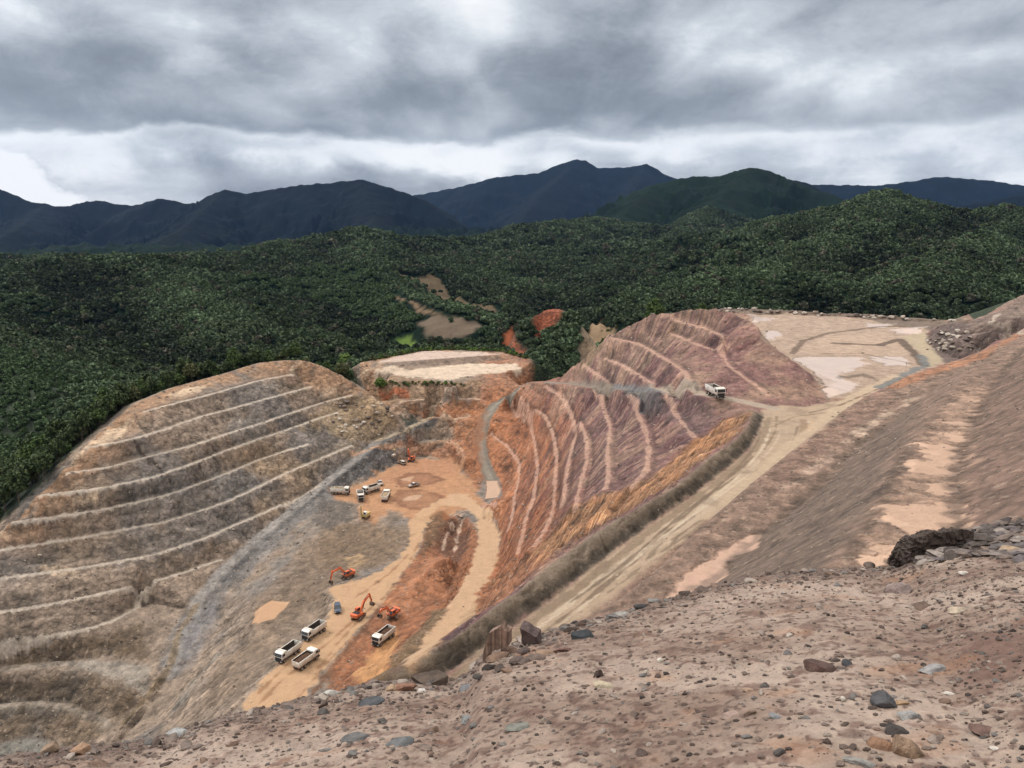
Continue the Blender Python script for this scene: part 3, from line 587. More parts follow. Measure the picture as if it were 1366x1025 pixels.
# pit floor
paint([(330,850),(350,790),(400,735),(440,700),(500,697),(548,702),(545,725),(520,745),(470,770),(436,788),(440,805),(425,835),(370,872),(320,930),(262,955),(285,900)], A(140, 122, 104), 2, 3, 6, k=.8); paint([(380,770),(440,720),(500,710),(520,735),(460,765),(430,790),(390,830),(350,850)], A(116, 98, 80), 2, 4, 6, k=.5)
paint([(438,658),(478,647),(520,624),(545,611),(603,610),(628,642),(645,672),(600,692),(548,694),(520,680),(500,700),(478,690),(480,672),(450,668)], A(196,150,112), 1.5, 2, flat=.7)
paint([(505,640),(540,612),(600,612),(610,630),(560,650)], A(188,140,106), 2, 3, 5, k=.7)
for p in ([(528,665),(535,655),(560,655),(588,662),(590,672),(570,680),(548,680),(532,672)], [(532,640),(545,632),(570,632),(590,640),(575,646),(550,648),(535,650)]): stripe(p+[p[0]], 2.2, A(138,96,70), .8, 1.2, k=.8); paint(p, A(148,104,78), .8, 2, 4, k=.55)
paint([(540,662),(562,660),(556,668),(538,669)], A(214,180,150), .6, .8, k=.8); paint([(535,640),(550,636),(548,643)], A(214,180,150), .6, .8, k=.8)
paint([(395,960),(440,890),(480,842),(505,810),(530,775),(556,742),(570,700),(590,682),(624,690),(640,722),(628,762),(596,814),(562,862),(500,905),(450,940)], A(158,104,70), 1, 1, k=.95)
paint([(575,745),(600,742),(606,752),(580,790),(545,812),(520,830),(508,822),(530,790)], A(180,126,92), 1, 2, 4, k=.8)
paint([(588,695),(612,692),(628,706),(622,735),(604,752),(590,740),(578,728)], A(100,68,50), 1, 1.5, 4, k=.85); stripe([(606,694),(598,712),(590,735)], .8, A(206,180,158), .4, .8, k=.8); stripe([(616,694),(612,712),(606,738)], .7, A(206,180,158), .4, .8, k=.8); paint([(602,690),(620,685),(614,694)], A(196,168,148), .6, .8, k=.8)
paint([(572,690),(590,682),(590,700),(578,728),(566,742),(560,735),(566,712)], A(122,96,70), 1, 1.2, k=.8)
paint([(470,900),(500,868),(525,838),(532,845),(520,880),(500,905),(480,912)], A(206,156,106), 1, 1, 4, flat=.6, k=.9)
paint([(490,915),(520,880),(548,850),(578,815),(600,812),(565,858),(545,885),(510,915)], A(124,104,78), 1, 1, k=.9)
paint([(318,947),(371,885),(432,835),(446,803),(438,787),(470,776),(500,766),(533,745),(547,722),(546,696),(560,682),(590,664),(625,668),(600,674),(584,676),(568,701),(555,742),(525,783),(503,811),(470,848),(430,895),(395,950)], A(210,174,136), .6, 1.3, 3, flat=1)
paint([(600,658),(624,660),(655,681),(667,707),(667,732),(652,775),(637,790),(591,849),(570,872),(545,892),(540,882),(561,860),(594,816),(627,762),(638,722),(636,691),(622,678),(590,674)], A(212,178,142), .6, 1.1, 3, flat=1)
for p in ([(340,945),(380,905),(430,865),(470,830)], [(400,930),(440,880),(470,850)], [(420,900),(450,860),(500,805)], [(345,925),(400,870)], [(470,800),(520,765),(545,740)], [(510,800),(540,765),(560,720)]): stripe(p, .6, A(150,106,70), .4, .8, k=.6)
stripe([(405,945),(440,895),(478,848),(508,812)], 1.6, A(120,82,56), .6, 1.0, k=.8)
paint([(336,832),(340,818),(362,802),(387,802),(380,812),(365,826),(345,833)], A(196,156,118), .3, .4, flat=1, wet=.7)
paint([(440,700),(500,700),(540,712),(530,745),(480,765),(440,775),(425,740)], A(126,106,84), 2, 3, k=.6); paint([(462,745),(478,738),(490,748),(470,762)], A(180,152,116), 1, 1.5, k=.8); paint([(428,665),(470,672),(480,690),(440,705),(415,700)], A(104,98,92), 1.5, 1.5, k=.8)
# land outside the works
FG = np.where(inm, 0, sstep(1.5, 7, -sd_o+2*rk)); FG = FG*(Y > 150)
blend(A(46,60,38)*(1+.5*n_c[..., None]), FG)
CLR = {}
def clear(px, c, **k): CLR[len(CLR)] = hitl(px); paint(px, c, 3, 3, 12, **k)
def clearings():
    clear([(526,365),(579,363),(611,396),(661,410),(664,422),(629,413),(597,407),(570,387)], A(100,88,70)); clear([(556,431),(611,425),(640,434),(646,441),(626,448),(588,454),(570,448)], A(116,104,90))
    clear([(527,396),(533,396),(566,413),(586,418),(586,423),(562,419)], A(122,104,84)); clear([(529,453),(544,448),(557,460),(550,466),(529,460)], A(100,124,62))
    clear([(714,430),(722,415),(752,415),(751,426),(727,450),(716,455)], A(158,90,62)); clear([(671,447),(684,435),(689,454),(704,469),(701,481),(685,474)], A(150,88,62))
    clear([(772,492),(776,462),(786,440),(800,428),(820,440),(800,464),(785,488),(770,500)], A(156,134,108))
clearings()
# --- streaks and dirt on the walls
al = X*.59+Y*.807; ac_ = X*.807-Y*.59
rk3 = fbm(X, Y, .75, 3, 500, .7); crk = fbm(X+2*rk, Y, 8, 4, 510, .6, True); crack = sstep(.62, .85, crk)*steep; blk = np.clip(fbm(X, Y, 3.2, 4, 515, .65), -.5, .5)
FLC = 1-.84*np.clip(FLAT, 0, 1)
BR = sstep(215, 195, Y)*(X > 0)*sstep(-48, -42, Z)          # benches on the right: fall lines run across the strike
fl_ = fbm(al/1.3+.6*rk, ac_/9, 1.0, 4, 540, .6)
sS = AN*85+.06*X
vn1 = fbm(sS/2.6+.25*Z, Z/1.7, 1.0, 4, 620, .62); vn2 = fbm(sS/.9, Z/.8, 1.0, 3, 630, .65); vn3 = fbm(sS/9, Z/5, 1.0, 3, 640, .6)
vcr = sstep(.55, .8, fbm(sS/5+.5*rk, Z/4.5+sS/14, 1.0, 3, 650, .55, True))*steep*(1-BR)
sk_ = np.where(L_ > .5, .28, 1.0)                # the left wall is blocky, the right one drawn in streaks
xy = 1-.75*steep
C = C*np.clip(1+FLC*(steep*(1-BR)*(vn3*.7+vn1*.35)+(.35*rk+blk*.7+rk2*.42+rk3*.3)*xy)-.30*vcr, .35, 1.8)[..., None]
C = C*(1-.0*crack[..., None]); sp = sstep(.34, .5, fbm(X, Y, 1.1, 2, 550, .8))*FLC*.55*(sd_o > -2); C = C*(1-sp[..., None])+A(186, 168, 146)*sp[..., None]
# berm surfaces are dusted pale
bm = np.zeros(X.shape); bw = np.zeros(X.shape)
for ib, P in enumerate(BERMS):
    Q = P[::2, :2].copy(); r = Q-np.array([CX, CY]); r /= np.linalg.norm(r, axis=1)[:, None]; Q += r*.8
    bm = np.maximum(bm, line(None, 1.15 if ib < 9 else 1.1, .2, .5, 1.8 if ib < 9 else 4.5, world=Q)); bw = np.maximum(bw, line(None, 4.4, 1.8, .2, 4, world=Q))
bm = bm*(1-FLAT)
bc = np.where((X > -10)[..., None], A(212, 174, 152), A(206, 194, 178))
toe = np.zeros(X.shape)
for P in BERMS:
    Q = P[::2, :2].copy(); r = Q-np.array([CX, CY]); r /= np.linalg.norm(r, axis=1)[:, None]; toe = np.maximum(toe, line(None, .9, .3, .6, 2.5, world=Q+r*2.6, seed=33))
C = C*(1-.38*toe*(1-bm))[..., None]*1.0  # shading in the crease behind each berm, darkened into the colour
bm = bm*np.where(X > -10, .78, 1)*(1+.35*rk2).clip(.5, 1.15)
C = C*(1-(bm*.8)[..., None])+bc*(bm*.8)[..., None]*(1+.3*rk2[..., None])
FLAT = FLAT*(FLAT > 0); FINE = 1-FLAT*.93
rough_amp = (.12+1.0*steep)*FINE*np.where(bm > .5, .4, 1)*(sd_o > -6)
wallk = (1-.85*bw)
Z = Z + rough_amp*wallk*(1-.6*(BR > .01)*sstep(-36, -40, Z))*(rk*.8*xy+vn3*1.2*steep*(1-BR)+fbm(AN*22, RR_*.02, 1.0, 3, 700)*.35*steep*(1-BR)) + FINE*wallk*(rk2*.2+blk*.5*.35+rk3*.12)*xy*(sd_o > -6) - .3*vcr*wallk
C = np.clip(C, .004, .9); FLATM = FLAT.astype(np.float32); ZF = Z.astype(np.float32)
SX = np.where(BR > 0, al, AN*90); SY = np.where(BR > 0, ac_, RR_); SX = np.where(_os > .5, ac_*1.2, SX); SY = np.where(_os > .5, al, SY)
SK = np.clip(steep*np.where(BR > 0, .15, np.where(L_ > .5, .15, .46))*(1-bm)*FINE+.5*_os, 0, 1)
RG = np.clip(FINE*(.35+.75*steep*(L_ > .5)+.3*steep*(L_ <= .5)+.5*BR), 0, 1.1)*(1-.6*bm)
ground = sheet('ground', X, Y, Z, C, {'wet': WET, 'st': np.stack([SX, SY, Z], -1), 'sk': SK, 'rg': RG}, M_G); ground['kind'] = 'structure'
# --- hills
NR2 = 560
Y2r = np.concatenate([np.exp(np.linspace(math.log(540.), math.log(14500.), NR2))])
Yh = np.repeat(Y2r[:, None], NC, 1); Xh = tt[None]*(Yh*.75+12)
Zh = H_hills(Xh, Yh)
fade_ = sstep(540, 600, Yh)
Zh = Zh+fade_*(fbm(Xh, Yh, 90, 5, 140)*.005*np.clip(Yh-400, 0, 3000)+ 3*fbm(Xh, Yh, 18, 3, 150)*sstep(5000, 1500, Yh))
Zh[0] = Z[-1]
Ch = np.zeros(Xh.shape+(3,)); Ch[:] = A(20, 36, 26)
g1 = fbm(Xh, Yh, 240, 4, 160)[..., None]; g2 = fbm(Xh, Yh, 60, 4, 170)[..., None]
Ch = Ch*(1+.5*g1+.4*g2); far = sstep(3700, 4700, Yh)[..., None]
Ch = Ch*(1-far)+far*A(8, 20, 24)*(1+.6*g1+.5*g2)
X, Y, C, WET, FLAT = Xh, Yh, Ch, np.zeros(Xh.shape), np.zeros(Xh.shape); CLR = {}; clearings(); Ch = C
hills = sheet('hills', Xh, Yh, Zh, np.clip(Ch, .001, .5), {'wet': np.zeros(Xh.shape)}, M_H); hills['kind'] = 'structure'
print('terrain', len(CPA), len(TR))
# ------------------------------------------------------------ mesh helpers
def tag(o, label=None, cat=None, group=None, kind=None):
    for k, v in (('label', label), ('category', cat), ('group', group), ('kind', kind)):
        if v: o[k] = v
    return o
def mobj(name, verts, faces, mat, parent=None, smooth=False, mats=None, midx=None):
    me = bpy.data.meshes.new(name); me.from_pydata([tuple(map(float, v)) for v in verts], [], [tuple(map(int, f)) for f in faces]); me.update()
    for m in (mats or [mat]): me.materials.append(m)
    if midx is not None: me.polygons.foreach_set('material_index', np.asarray(midx, np.int32))
    if smooth: me.polygons.foreach_set('use_smooth', np.ones(len(me.polygons), bool))
    o = bpy.data.objects.new(name, me); COL.objects.link(o)
    if parent: o.parent = parent
    return o
def empty(name, loc=(0, 0, 0), rz=0, label=None, cat=None, group=None):
    o = bpy.data.objects.new(name, None); COL.objects.link(o); o.location = loc; o.rotation_euler = (0, 0, rz); o.empty_display_size = .5
    return tag(o, label, cat, group)
def copy_tree(o, parent=None):
    c = o.copy(); COL.objects.link(c); c.parent = parent
    for ch in [x for x in KIDS.get(o.name, [])]: copy_tree(ch, c)
    return c
KIDS = {}
def scan_kids():
    KIDS.clear()
    for o in bpy.data.objects:
        if o.parent: KIDS.setdefault(o.parent.name, []).append(o)
def simple_mat(name, c, rough=.8, spec=.3, noise=0, scale=4., c2=None, metal=0, bump=0, mud=0):
    m = bpy.data.materials.new(name); m.use_nodes = True; n = NT(m.node_tree); col = (*c, 1)
    p = n.n('ShaderNodeBsdfPrincipled', ins={'Base Color': col, 'Roughness': rough, 'Metallic': metal}); p.inputs['Specular IOR Level'].default_value = spec
    tc = n.n('ShaderNodeTexCoord').outputs['Object']
    nz = n.noise(tc, scale, 5, .65)
    if noise or c2 is not None:
        cc = c2 if c2 is not None else np.asarray(c)*(1-noise)
        n.link(n.mix(n.ss(nz, .38, .62), c, cc), p.inputs['Base Color'])
    if mud:      # splashed dirt, thicker low down
        sz = n.n('ShaderNodeSeparateXYZ', ins={0: tc}).outputs[2]; h = n.math('ADD', sz, n.math('MULTIPLY', n.math('SUBTRACT', n.noise(tc, 2.2, 5, .7), .5), 3.0))
        src = p.inputs['Base Color'].links[0].from_socket if p.inputs['Base Color'].links else col
        n.link(n.mix(n.math('MULTIPLY', n.ss(h, 2.4, .6), mud), src, A(150, 116, 84)), p.inputs['Base Color'])
    if bump: n.link(n.n('ShaderNodeBump', ins={'Height': n.noise(tc, scale*3, 5, .7), 'Strength': bump, 'Distance': 1.0/scale}).outputs[0], p.inputs['Normal'])
    n.n('ShaderNodeOutputMaterial', ins={0: p.outputs[0]}); return m
# ------------------------------------------------------------ haze
hz = mobj('haze', [(x, y, z) for x in (-13500, 13500) for y in (-50, 14600) for z in (-1400, 900)], [(0, 1, 3, 2), (4, 6, 7, 5), (0, 4, 5, 1), (2, 3, 7, 6), (0, 2, 6, 4), (1, 5, 7, 3)], None if False else bpy.data.materials.new('haze'))
mh = hz.data.materials[0]; mh.use_nodes = True; n = NT(mh.node_tree)
pvn = n.n('ShaderNodeVolumePrincipled', ins={'Color': (.28, .5, 1, 1), 'Density': .000011, 'Anisotropy': .1}); n.n('ShaderNodeOutputMaterial', ins={'Volume': pvn.outputs[0]}); hz['kind'] = 'stuff'
# ------------------------------------------------------------ foreground spoil the photographer stands on
LIP = np.array([(-900,1200,3.4),(-500,1120,3.8),(-200,1050,4.1),(0,1010,4.3),(60,1003,4.4),(130,990,4.6),(180,988,4.7),(240,978,4.8),(300,953,5.0),(350,945,5.05),(420,928,5.2),(480,918,5.35),(540,904,5.5),(600,905,5.6),(625,895,5.7),(645,868,5.8),(700,850,5.9),(760,833,6.1),(810,822,6.3),(860,805,6.6),(930,786,6.9),(1000,770,7.1),(1060,763,7.1),(1130,758,7.0),(1200,755,6.9),(1228,742,6.9),(1290,712,7.4),(1340,700,7.9),(1366,695,8.2),(1500,650,8.6),(1900,560,9),(2400,520,9)], float)
LW = np.array([PD(*q) for q in LIP]); OY = -1.6
lph = LW[:, 0]/(LW[:, 1]-OY)
NPH, NT_ = 1500, 760
ph = np.concatenate([np.linspace(-2.2, -.75, 120)[:-1], np.linspace(-.75, .75, NPH-240), np.linspace(.75, 2.2, 122)[1:]]); 
ly = np.interp(ph, lph, LW[:, 1]); lz = np.interp(ph, lph, LW[:, 2]); lz = lz+.022*fbm(ph*40, ph*0, 1, 4, 200)+.03*fbm(ph*9, ph*0, 1, 2, 201)
tr = np.concatenate([np.linspace(.02, .30, 40)[:-1], np.linspace(.30, 1.03, 640), np.linspace(1.035, 3.0, 80)])
Tm, Pm = np.meshgrid(tr, ph, indexing='ij'); LY = ly[None]; LZ = lz[None]
Yf = OY+(LY-OY)*Tm; Xf = Pm*(Yf-OY)
def fgz(t, LZ, LY):
    tb = .34; zz = np.where(t < tb, -1.66, -1.66+(LZ+1.66)*((np.clip(t, tb, 1)-tb)/(1-tb))**1.05)
    d = np.maximum(t-1, 0)*(LY-OY); return zz-1.1*d-1.6*np.maximum(d-.25, 0)
def fg_rel(x, y):
    return .030*fbm(x, y, 1.3, 3, 210)+.020*fbm(x, y, .32, 4, 220)+.011*fbm(x, y, .07, 4, 230)+.012*np.clip(fbm(x, y, .11, 3, 240)-.18, 0, 1)*3*sstep(-.25, .3, fbm(x, y, .9, 3, 250))
Zf = fgz(Tm, LZ, LY)+fg_rel(Xf, Yf)*sstep(0, .1, Tm)
f1 = fbm(Xf, Yf, 1.1, 4, 250); f2 = fbm(Xf, Yf, .22, 4, 260); f3 = fbm(Xf, Yf, .05, 3, 270)
Cf = np.zeros(Xf.shape+(3,)); Cf[:] = A(164, 145, 130)
def bf(c, m): 
    global Cf
    Cf = Cf*(1-m[..., None])+np.asarray(c)*m[..., None]
bf(A(142, 120, 105), sstep(-.2, .2, f1+.4*f2)*.85)
bf(A(184, 166, 151), sstep(.0, .3, -f1+.3*f2)*.6)
bf(A(112, 84, 72), sstep(.1, .4, f2+.5*f3+.25*sstep(.2, .7, Pm)*sstep(.9, .4, Tm))*.75)
bf(A(84, 62, 54), sstep(.18, .4, f3+.35*f1)*.8); bf(A(104, 78, 66), sstep(.15, .4, fbm(Xf, Yf, .14, 4, 255)+.35*f1)*.75)
bf(A(120, 92, 80), sstep(.1, .5, f1+.5*f2+1.0*sstep(.25, .6, Pm)*sstep(.9, .45, Tm)-.35)*.7)
bf(A(170, 128, 96), sstep(.2, .45, fbm(Xf, Yf, .5, 4, 280))*.35)
bf(A(102, 86, 78), sstep(.93, 1.0, Tm+.04*f2)*.6)
M_F = ground_mat('foreground_soil', 8.0, 40.0, .9, rough=.78, vary=.5, bs=.03)
fgo = sheet('ground', Xf, Yf, Zf, np.clip(Cf, .01, .8), {'wet': np.zeros(Xf.shape)}, M_F); fgo['kind'] = 'structure'
def fgh(x, y):
    p = x/(y-OY); a = np.interp(p, lph, LW[:, 1]); b = np.interp(p, ph, lz); return float(fgz(np.float64((y-OY)/(a-OY)), b, a)+fg_rel(np.array([x]), np.array([y]))[0])
_sf = np.arange(1.8, 9.5, .02)
def hitf(u, v):
    r = ray(u, v); x = r[0]*_sf; y = r[1]*_sf; p = x/(y-OY); a = np.interp(p, lph, LW[:, 1]); b = np.interp(p, ph, lz)
    z = fgz((y-OY)/(a-OY), b, a)+fg_rel(x, y); h = r[2]*_sf < z; k = np.argmax(h) if h.any() else None
    return None if k is None else np.array([x[k], y[k], z[k]])
def ico(sub):
    bm = bmesh.new(); bmesh.ops.create_icosphere(bm, subdivisions=sub, radius=1); v = np.array([x.co[:] for x in bm.verts]); f = np.array([[q.index for q in x.verts] for x in bm.faces]); bm.free(); return v, f
IV3, IF3 = ico(3); IV2, IF2 = ico(2); IV4, IF4 = ico(4)
def rock_verts(seed, flat=.6, V=IV4, cuts=9, rough=.05, lenx=1.0):
    r = np.random.RandomState(seed); P = V.copy()
    for _ in range(cuts):
        nn = r.normal(size=3); nn /= np.linalg.norm(nn); d = r.uniform(.45, .8); k = P@nn-d; P = P-np.outer(np.maximum(k, 0), nn)
    s_ = seed % 50; P = P*(1+rough*perlin(V[:, 0]*2.2+s_, V[:, 1]*2.2+V[:, 2]*1.7, 3)+rough*.6*perlin(V[:, 0]*6, V[:, 1]*6+V[:, 2]*5, s_))[:, None]
    P[:, 0] *= lenx; P[:, 2] *= flat; return P
_rm = {}
def rock_mat(c):
    if c not in _rm:
        a_ = A(*c); a_ = a_*.55+a_.mean()*np.array([1.12, 1, .9])*.45; _rm[c] = simple_mat('stone', a_, .82, .3, scale=14., c2=a_*.6, bump=.6)
    return _rm[c]
# (u, v, width px, colour, flatness, length, spin, lift, label)
ROCKS = [
 (1198,790,27,(176,150,144),.72,1.15,0,.45,'rounded pinkish grey stone with a shadow under it, alone near the lip of the foreground'),
 (1232,812,22,(140,108,88),.35,1.2,.3,.2,'flat brown stone just below the rounded pinkish stone'),
 (1278,816,24,(222,198,162),.3,1.4,.2,.2,'cream coloured stone shard right of the flat brown stone'),
 (1092,895,40,(124,84,72),.5,1.1,.5,.1,'crumbling red-brown clod, the widest lump in the middle of the foreground'),
 (1131,888,15,(78,84,94),.6,1.1,1,.3,'small dark blue-grey stone right of the crumbling red-brown clod'),
 (1105,880,9,(196,166,150),.7,1.1,1,.3,'small pale pink stone touching the red-brown clod'),
 (1243,896,28,(176,178,182),.28,1.5,.2,.3,'light grey flat slate with a dark edge at right foreground'),
 (1265,927,13,(232,226,216),.3,1.8,-.3,.3,'thin white sliver below the light grey flat slate'),
 (1180,942,30,(96,100,108),.8,1.0,.6,.45,'dark blue-grey rounded stone with a brown underside'),
 (1203,939,13,(210,160,92),.4,1.6,0,.3,'small yellow stone right of the dark blue-grey rounded stone'),
 (1210,957,27,(178,182,184),.4,1.8,.4,.35,'pale grey elongated stone above the tan boulder'),
 (1194,979,30,(86,78,76),.5,1.2,.2,.2,'dark grey slab half buried above the tan boulder'),
 (1171,997,26,(184,124,74),.45,1.8,-.5,.35,'orange-brown oblong stone left of the tan boulder'),
 (1205,1004,40,(184,142,100),.85,1.0,.4,.4,'round tan boulder, the largest stone at the bottom edge'),
 (1146,1019,28,(166,168,164),.3,1.5,-.4,.3,'pale grey-green slab at the bottom edge left of the tan boulder'),
 (1312,979,36,(146,100,86),.3,1.8,-.2,.2,'reddish slab lying flat at lower right'),
 (1325,1001,11,(236,228,216),.4,1.6,-.6,.3,'tiny white shard below the reddish slab'),
 (1123,935,9,(232,222,206),.8,1,0,.4,'round white pebble left of the dark blue-grey rounded stone'),
 (955,812,30,(196,160,142),.16,4.0,-.4,.3,'long thin pale stone lying like a stick near the lip'),
 (803,915,20,(224,204,160),.35,2.0,-.5,.4,'cream crescent shaped stone below a dark clod'),
 (798,903,16,(92,64,54),.8,1,0,.4,'dark brown clod above the cream crescent shaped stone'),
 (880,884,8,(236,228,206),.9,1,0,.5,'egg shaped white pebble in the middle foreground'),
 (862,899,6,(226,216,196),.9,1,0,.5,'smaller white pebble left of and below the egg shaped one'),
 (1053,850,9,(232,222,208),.8,1,0,.4,'white pebble above the crumbling red-brown clod'),
 (776,851,36,(66,78,88),.5,1.3,.3,.2,'dark slate-blue chunk set into the lip, with crumbs around it'),
 (728,873,24,(196,150,108),.5,1.3,.4,.3,'tan stone below the purple pointed slab'),
 (750,869,22,(168,112,94),.5,1.2,.1,.3,'reddish stone right of the tan one on the lip'),
 (830,822,20,(184,182,176),.4,1.5,.3,.3,'pale grey rock on the lip right of the slate-blue chunk'),
 (853,812,17,(76,76,78),.5,1.4,0,.3,'dark rock between two pale rocks on the lip'),
 (872,803,17,(150,152,152),.5,1.4,.4,.3,'mid grey rock on the lip, rightmost of a row of three'),
 (907,795,18,(150,152,156),.45,1.5,.2,.4,'blue-grey rock on the lip above the orange roadside strip'),
 (235,981,22,(190,200,204),.4,1.5,.1,.35,'pale bluish white flat stone near the lower left corner'),
 (43,1002,14,(226,222,214),.35,1.6,.2,.3,'white flat stone beside two tan boulders at far lower left'),
 (68,1004,18,(184,146,108),.85,1.0,.2,.5,'upright tan boulder, left one of two at far lower left'),
 (113,1004,24,(206,150,98),.6,1.3,.3,.4,'orange-tan boulder, right one of two at far lower left'),
 (444,927,20,(214,214,208),.5,1.5,.2,.3,'whitish grey stone on the lip below the loaded truck'),
 (524,921,18,(214,170,120),.6,1.0,.2,.4,'pale tan stone on the lip beside an orange one'),
 (541,921,26,(186,116,78),.55,1.4,-.2,.4,'orange stone on the lip beside a pale tan one'),
 (563,923,13,(232,228,220),.5,1.3,.2,.4,'small white stone right of the orange one on the lip'),
 (495,940,28,(96,106,118),.35,1.4,.2,.3,'blue-grey slate chunk below the lip at centre left'),
 (622,920,24,(140,150,162),.35,1.5,.5,.3,'light blue slate chip left of the upright striped slab'),
 (624,962,22,(150,160,164),.3,1.5,0,.3,'blue-grey chip lower down left of centre'),
 (478,986,32,(128,132,136),.25,1.8,.5,.3,'grey slate plate with a dark edge at bottom left of centre'),
 (532,995,34,(122,132,140),.25,1.8,.8,.3,'tilted blue slate plate at the bottom edge left of centre'),
 (693,972,28,(150,156,146),.3,1.6,.2,.3,'grey-green plate at bottom centre'),
 (574,912,46,(122,98,80),.5,1.4,.1,.2,'broad brown boulder bulging over the lip left of the upright slabs'),
 (975,956,26,(196,158,142),.12,1.3,.3,.3,'flat pinkish plate level with the soil right of bottom centre'),
 (1037,958,16,(150,160,170),.4,1.5,-.3,.3,'small blue-grey stone right of the flat pinkish plate'),
 (1000,922,18,(206,162,124),.4,1.5,0,.3,'light orange stone left of and below the red-brown clod'),
 (1310,663+44,17,(222,168,134),.85,1.1,.2,.5,'salmon coloured block on top of the slate ledge at far right'),
 (1344,736,26,(216,178,128),.25,1.6,-.1,.5,'sand coloured plate lying on the slate ledge'),
 (1285,767,10,(238,234,226),.6,1.4,0,.4,'bright white stone at the foot of the slate ledge'),
]
ri = 0
def place_rock(u, v, wpx, c, fl, ln, spin, lift, label, group=None, V=IV4, F=IF4, name='rock'):
    global ri
    p = hitf(u, v)
    if p is None: return None
    ri += 1; d = np.linalg.norm(p); R = wpx*d/FPX/2
    P = rock_verts(ri*7+3, fl, V, lenx=ln)*R/ (ln**.5)*1.05
    o = mobj(name, P, F, rock_mat(c)); o.location = (p[0], p[1], p[2]+R*fl*lift*.8); o.rotation_euler = (RS.uniform(-.2, .2), RS.uniform(-.15, .15), spin+RS.uniform(-.1, .1))
    for pl in o.data.polygons: pl.use_smooth = False
    return tag(o, label, 'rock', group)
for r_ in ROCKS: place_rock(*r_, name='stone')
# upright slabs on the lip
def slab(pts, th, u, v, c, label, dy=0, name='stone'):
    """pts: outline of the face in photo pixels about (u, v)"""
    p = hitf(u, v); p = PD(u, v, 5.6) if p is None else p
    d = p[1]; n_ = len(pts); fr = []; bk = []
    for a, b in pts:
        q = PD(a, b, d); fr.append(q); bk.append(q+np.array([.03, th, .01]))
    V = fr+bk; F = [tuple(range(n_)), tuple(range(2*n_-1, n_-1, -1))]+[(i, i+n_, (i+1) % n_+n_, (i+1) % n_) for i in range(n_)]
    o = mobj(name, np.array(V), F, c); bm = bmesh.new(); bm.from_mesh(o.data); bmesh.ops.triangulate(bm, faces=bm.faces); bmesh.ops.subdivide_edges(bm, edges=bm.edges, cuts=3, use_grid_fill=True)
    bmesh.ops.recalc_face_normals(bm, faces=bm.faces)
    for q in bm.verts:
        co = q.co*22; q.co += Vector((perlin(np.array([co.x]), np.array([co.z]), 4)[0], perlin(np.array([co.y+co.x]), np.array([co.z]), 5)[0], perlin(np.array([co.x+co.y]), np.array([co.z]), 6)[0]))*.006
    bm.to_mesh(o.data); bm.free(); return tag(o, label, 'rock')
ms = bpy.data.materials.new('striped_slate'); ms.use_nodes = True; n = NT(ms.node_tree); tc = n.n('ShaderNodeTexCoord').outputs['Object']
mp = n.n('ShaderNodeMapping', ins={'Vector': tc}); mp.inputs['Scale'].default_value = (60, 20, 3); mp.inputs['Rotation'].default_value = (0, .25, 0)
nz = n.noise(mp.outputs[0], 1.0, 4, .6); p_ = n.n('ShaderNodeBsdfPrincipled', ins={'Base Color': n.mix(n.ss(nz, .35, .65), A(170, 142, 124), A(112, 92, 82)), 'Roughness': .85, 'Normal': n.n('ShaderNodeBump', ins={'Height': nz, 'Strength': .6, 'Distance': .01}).outputs[0]}); n.n('ShaderNodeOutputMaterial', ins={0: p_.outputs[0]})
slab([(641,902),(646,868),(652,845),(664,839),(668,834),(672,841),(678,843),(677,862),(660,868),(650,874),(648,896)], .05, 655, 880, ms, 'upright striped brown slab standing on the lip')
slab([(694,838),(701,841),(709,847),(716,850),(719,861),(712,872),(704,866),(696,858)], .10, 706, 862, rock_mat((132,104,104)), 'purple pointed slab standing on the lip right of the striped one')
for i, (u, v, wpx, c, fl, ln, sp_) in enumerate([(664,880,26,(168,124,92),.45,1.6,.3),(680,872,22,(150,108,84),.5,1.5,-.4),(690,886,24,(120,98,90),.5,1.4,.5),(706,882,26,(130,108,98),.45,1.6,.1),(652,893,18,(72,56,50),.6,1.3,.2),(668,895,18,(104,84,76),.5,1.4,.8),(717,880,18,(146,118,104),.5,1.5,0),(676,898,14,(176,130,96),.5,1.4,0),(700,872,18,(112,88,84),.6,1.4,.6),(735,860,18,(140,112,104),.4,1.6,.2),(722,866,14,(172,140,124),.5,1.2,0),(640,905,16,(90,84,80),.5,1.4,0),(760,843,16,(100,72,62),.5,1.5,0),(780,835,14,(120,84,66),.5,1.4,.3)]):
    place_rock(u, v, wpx, c, fl, ln, sp_, .5, 'angular brown rock flake in the heap around the upright slabs', 'rock flakes around the upright slabs', IV3, IF3, 'stone')
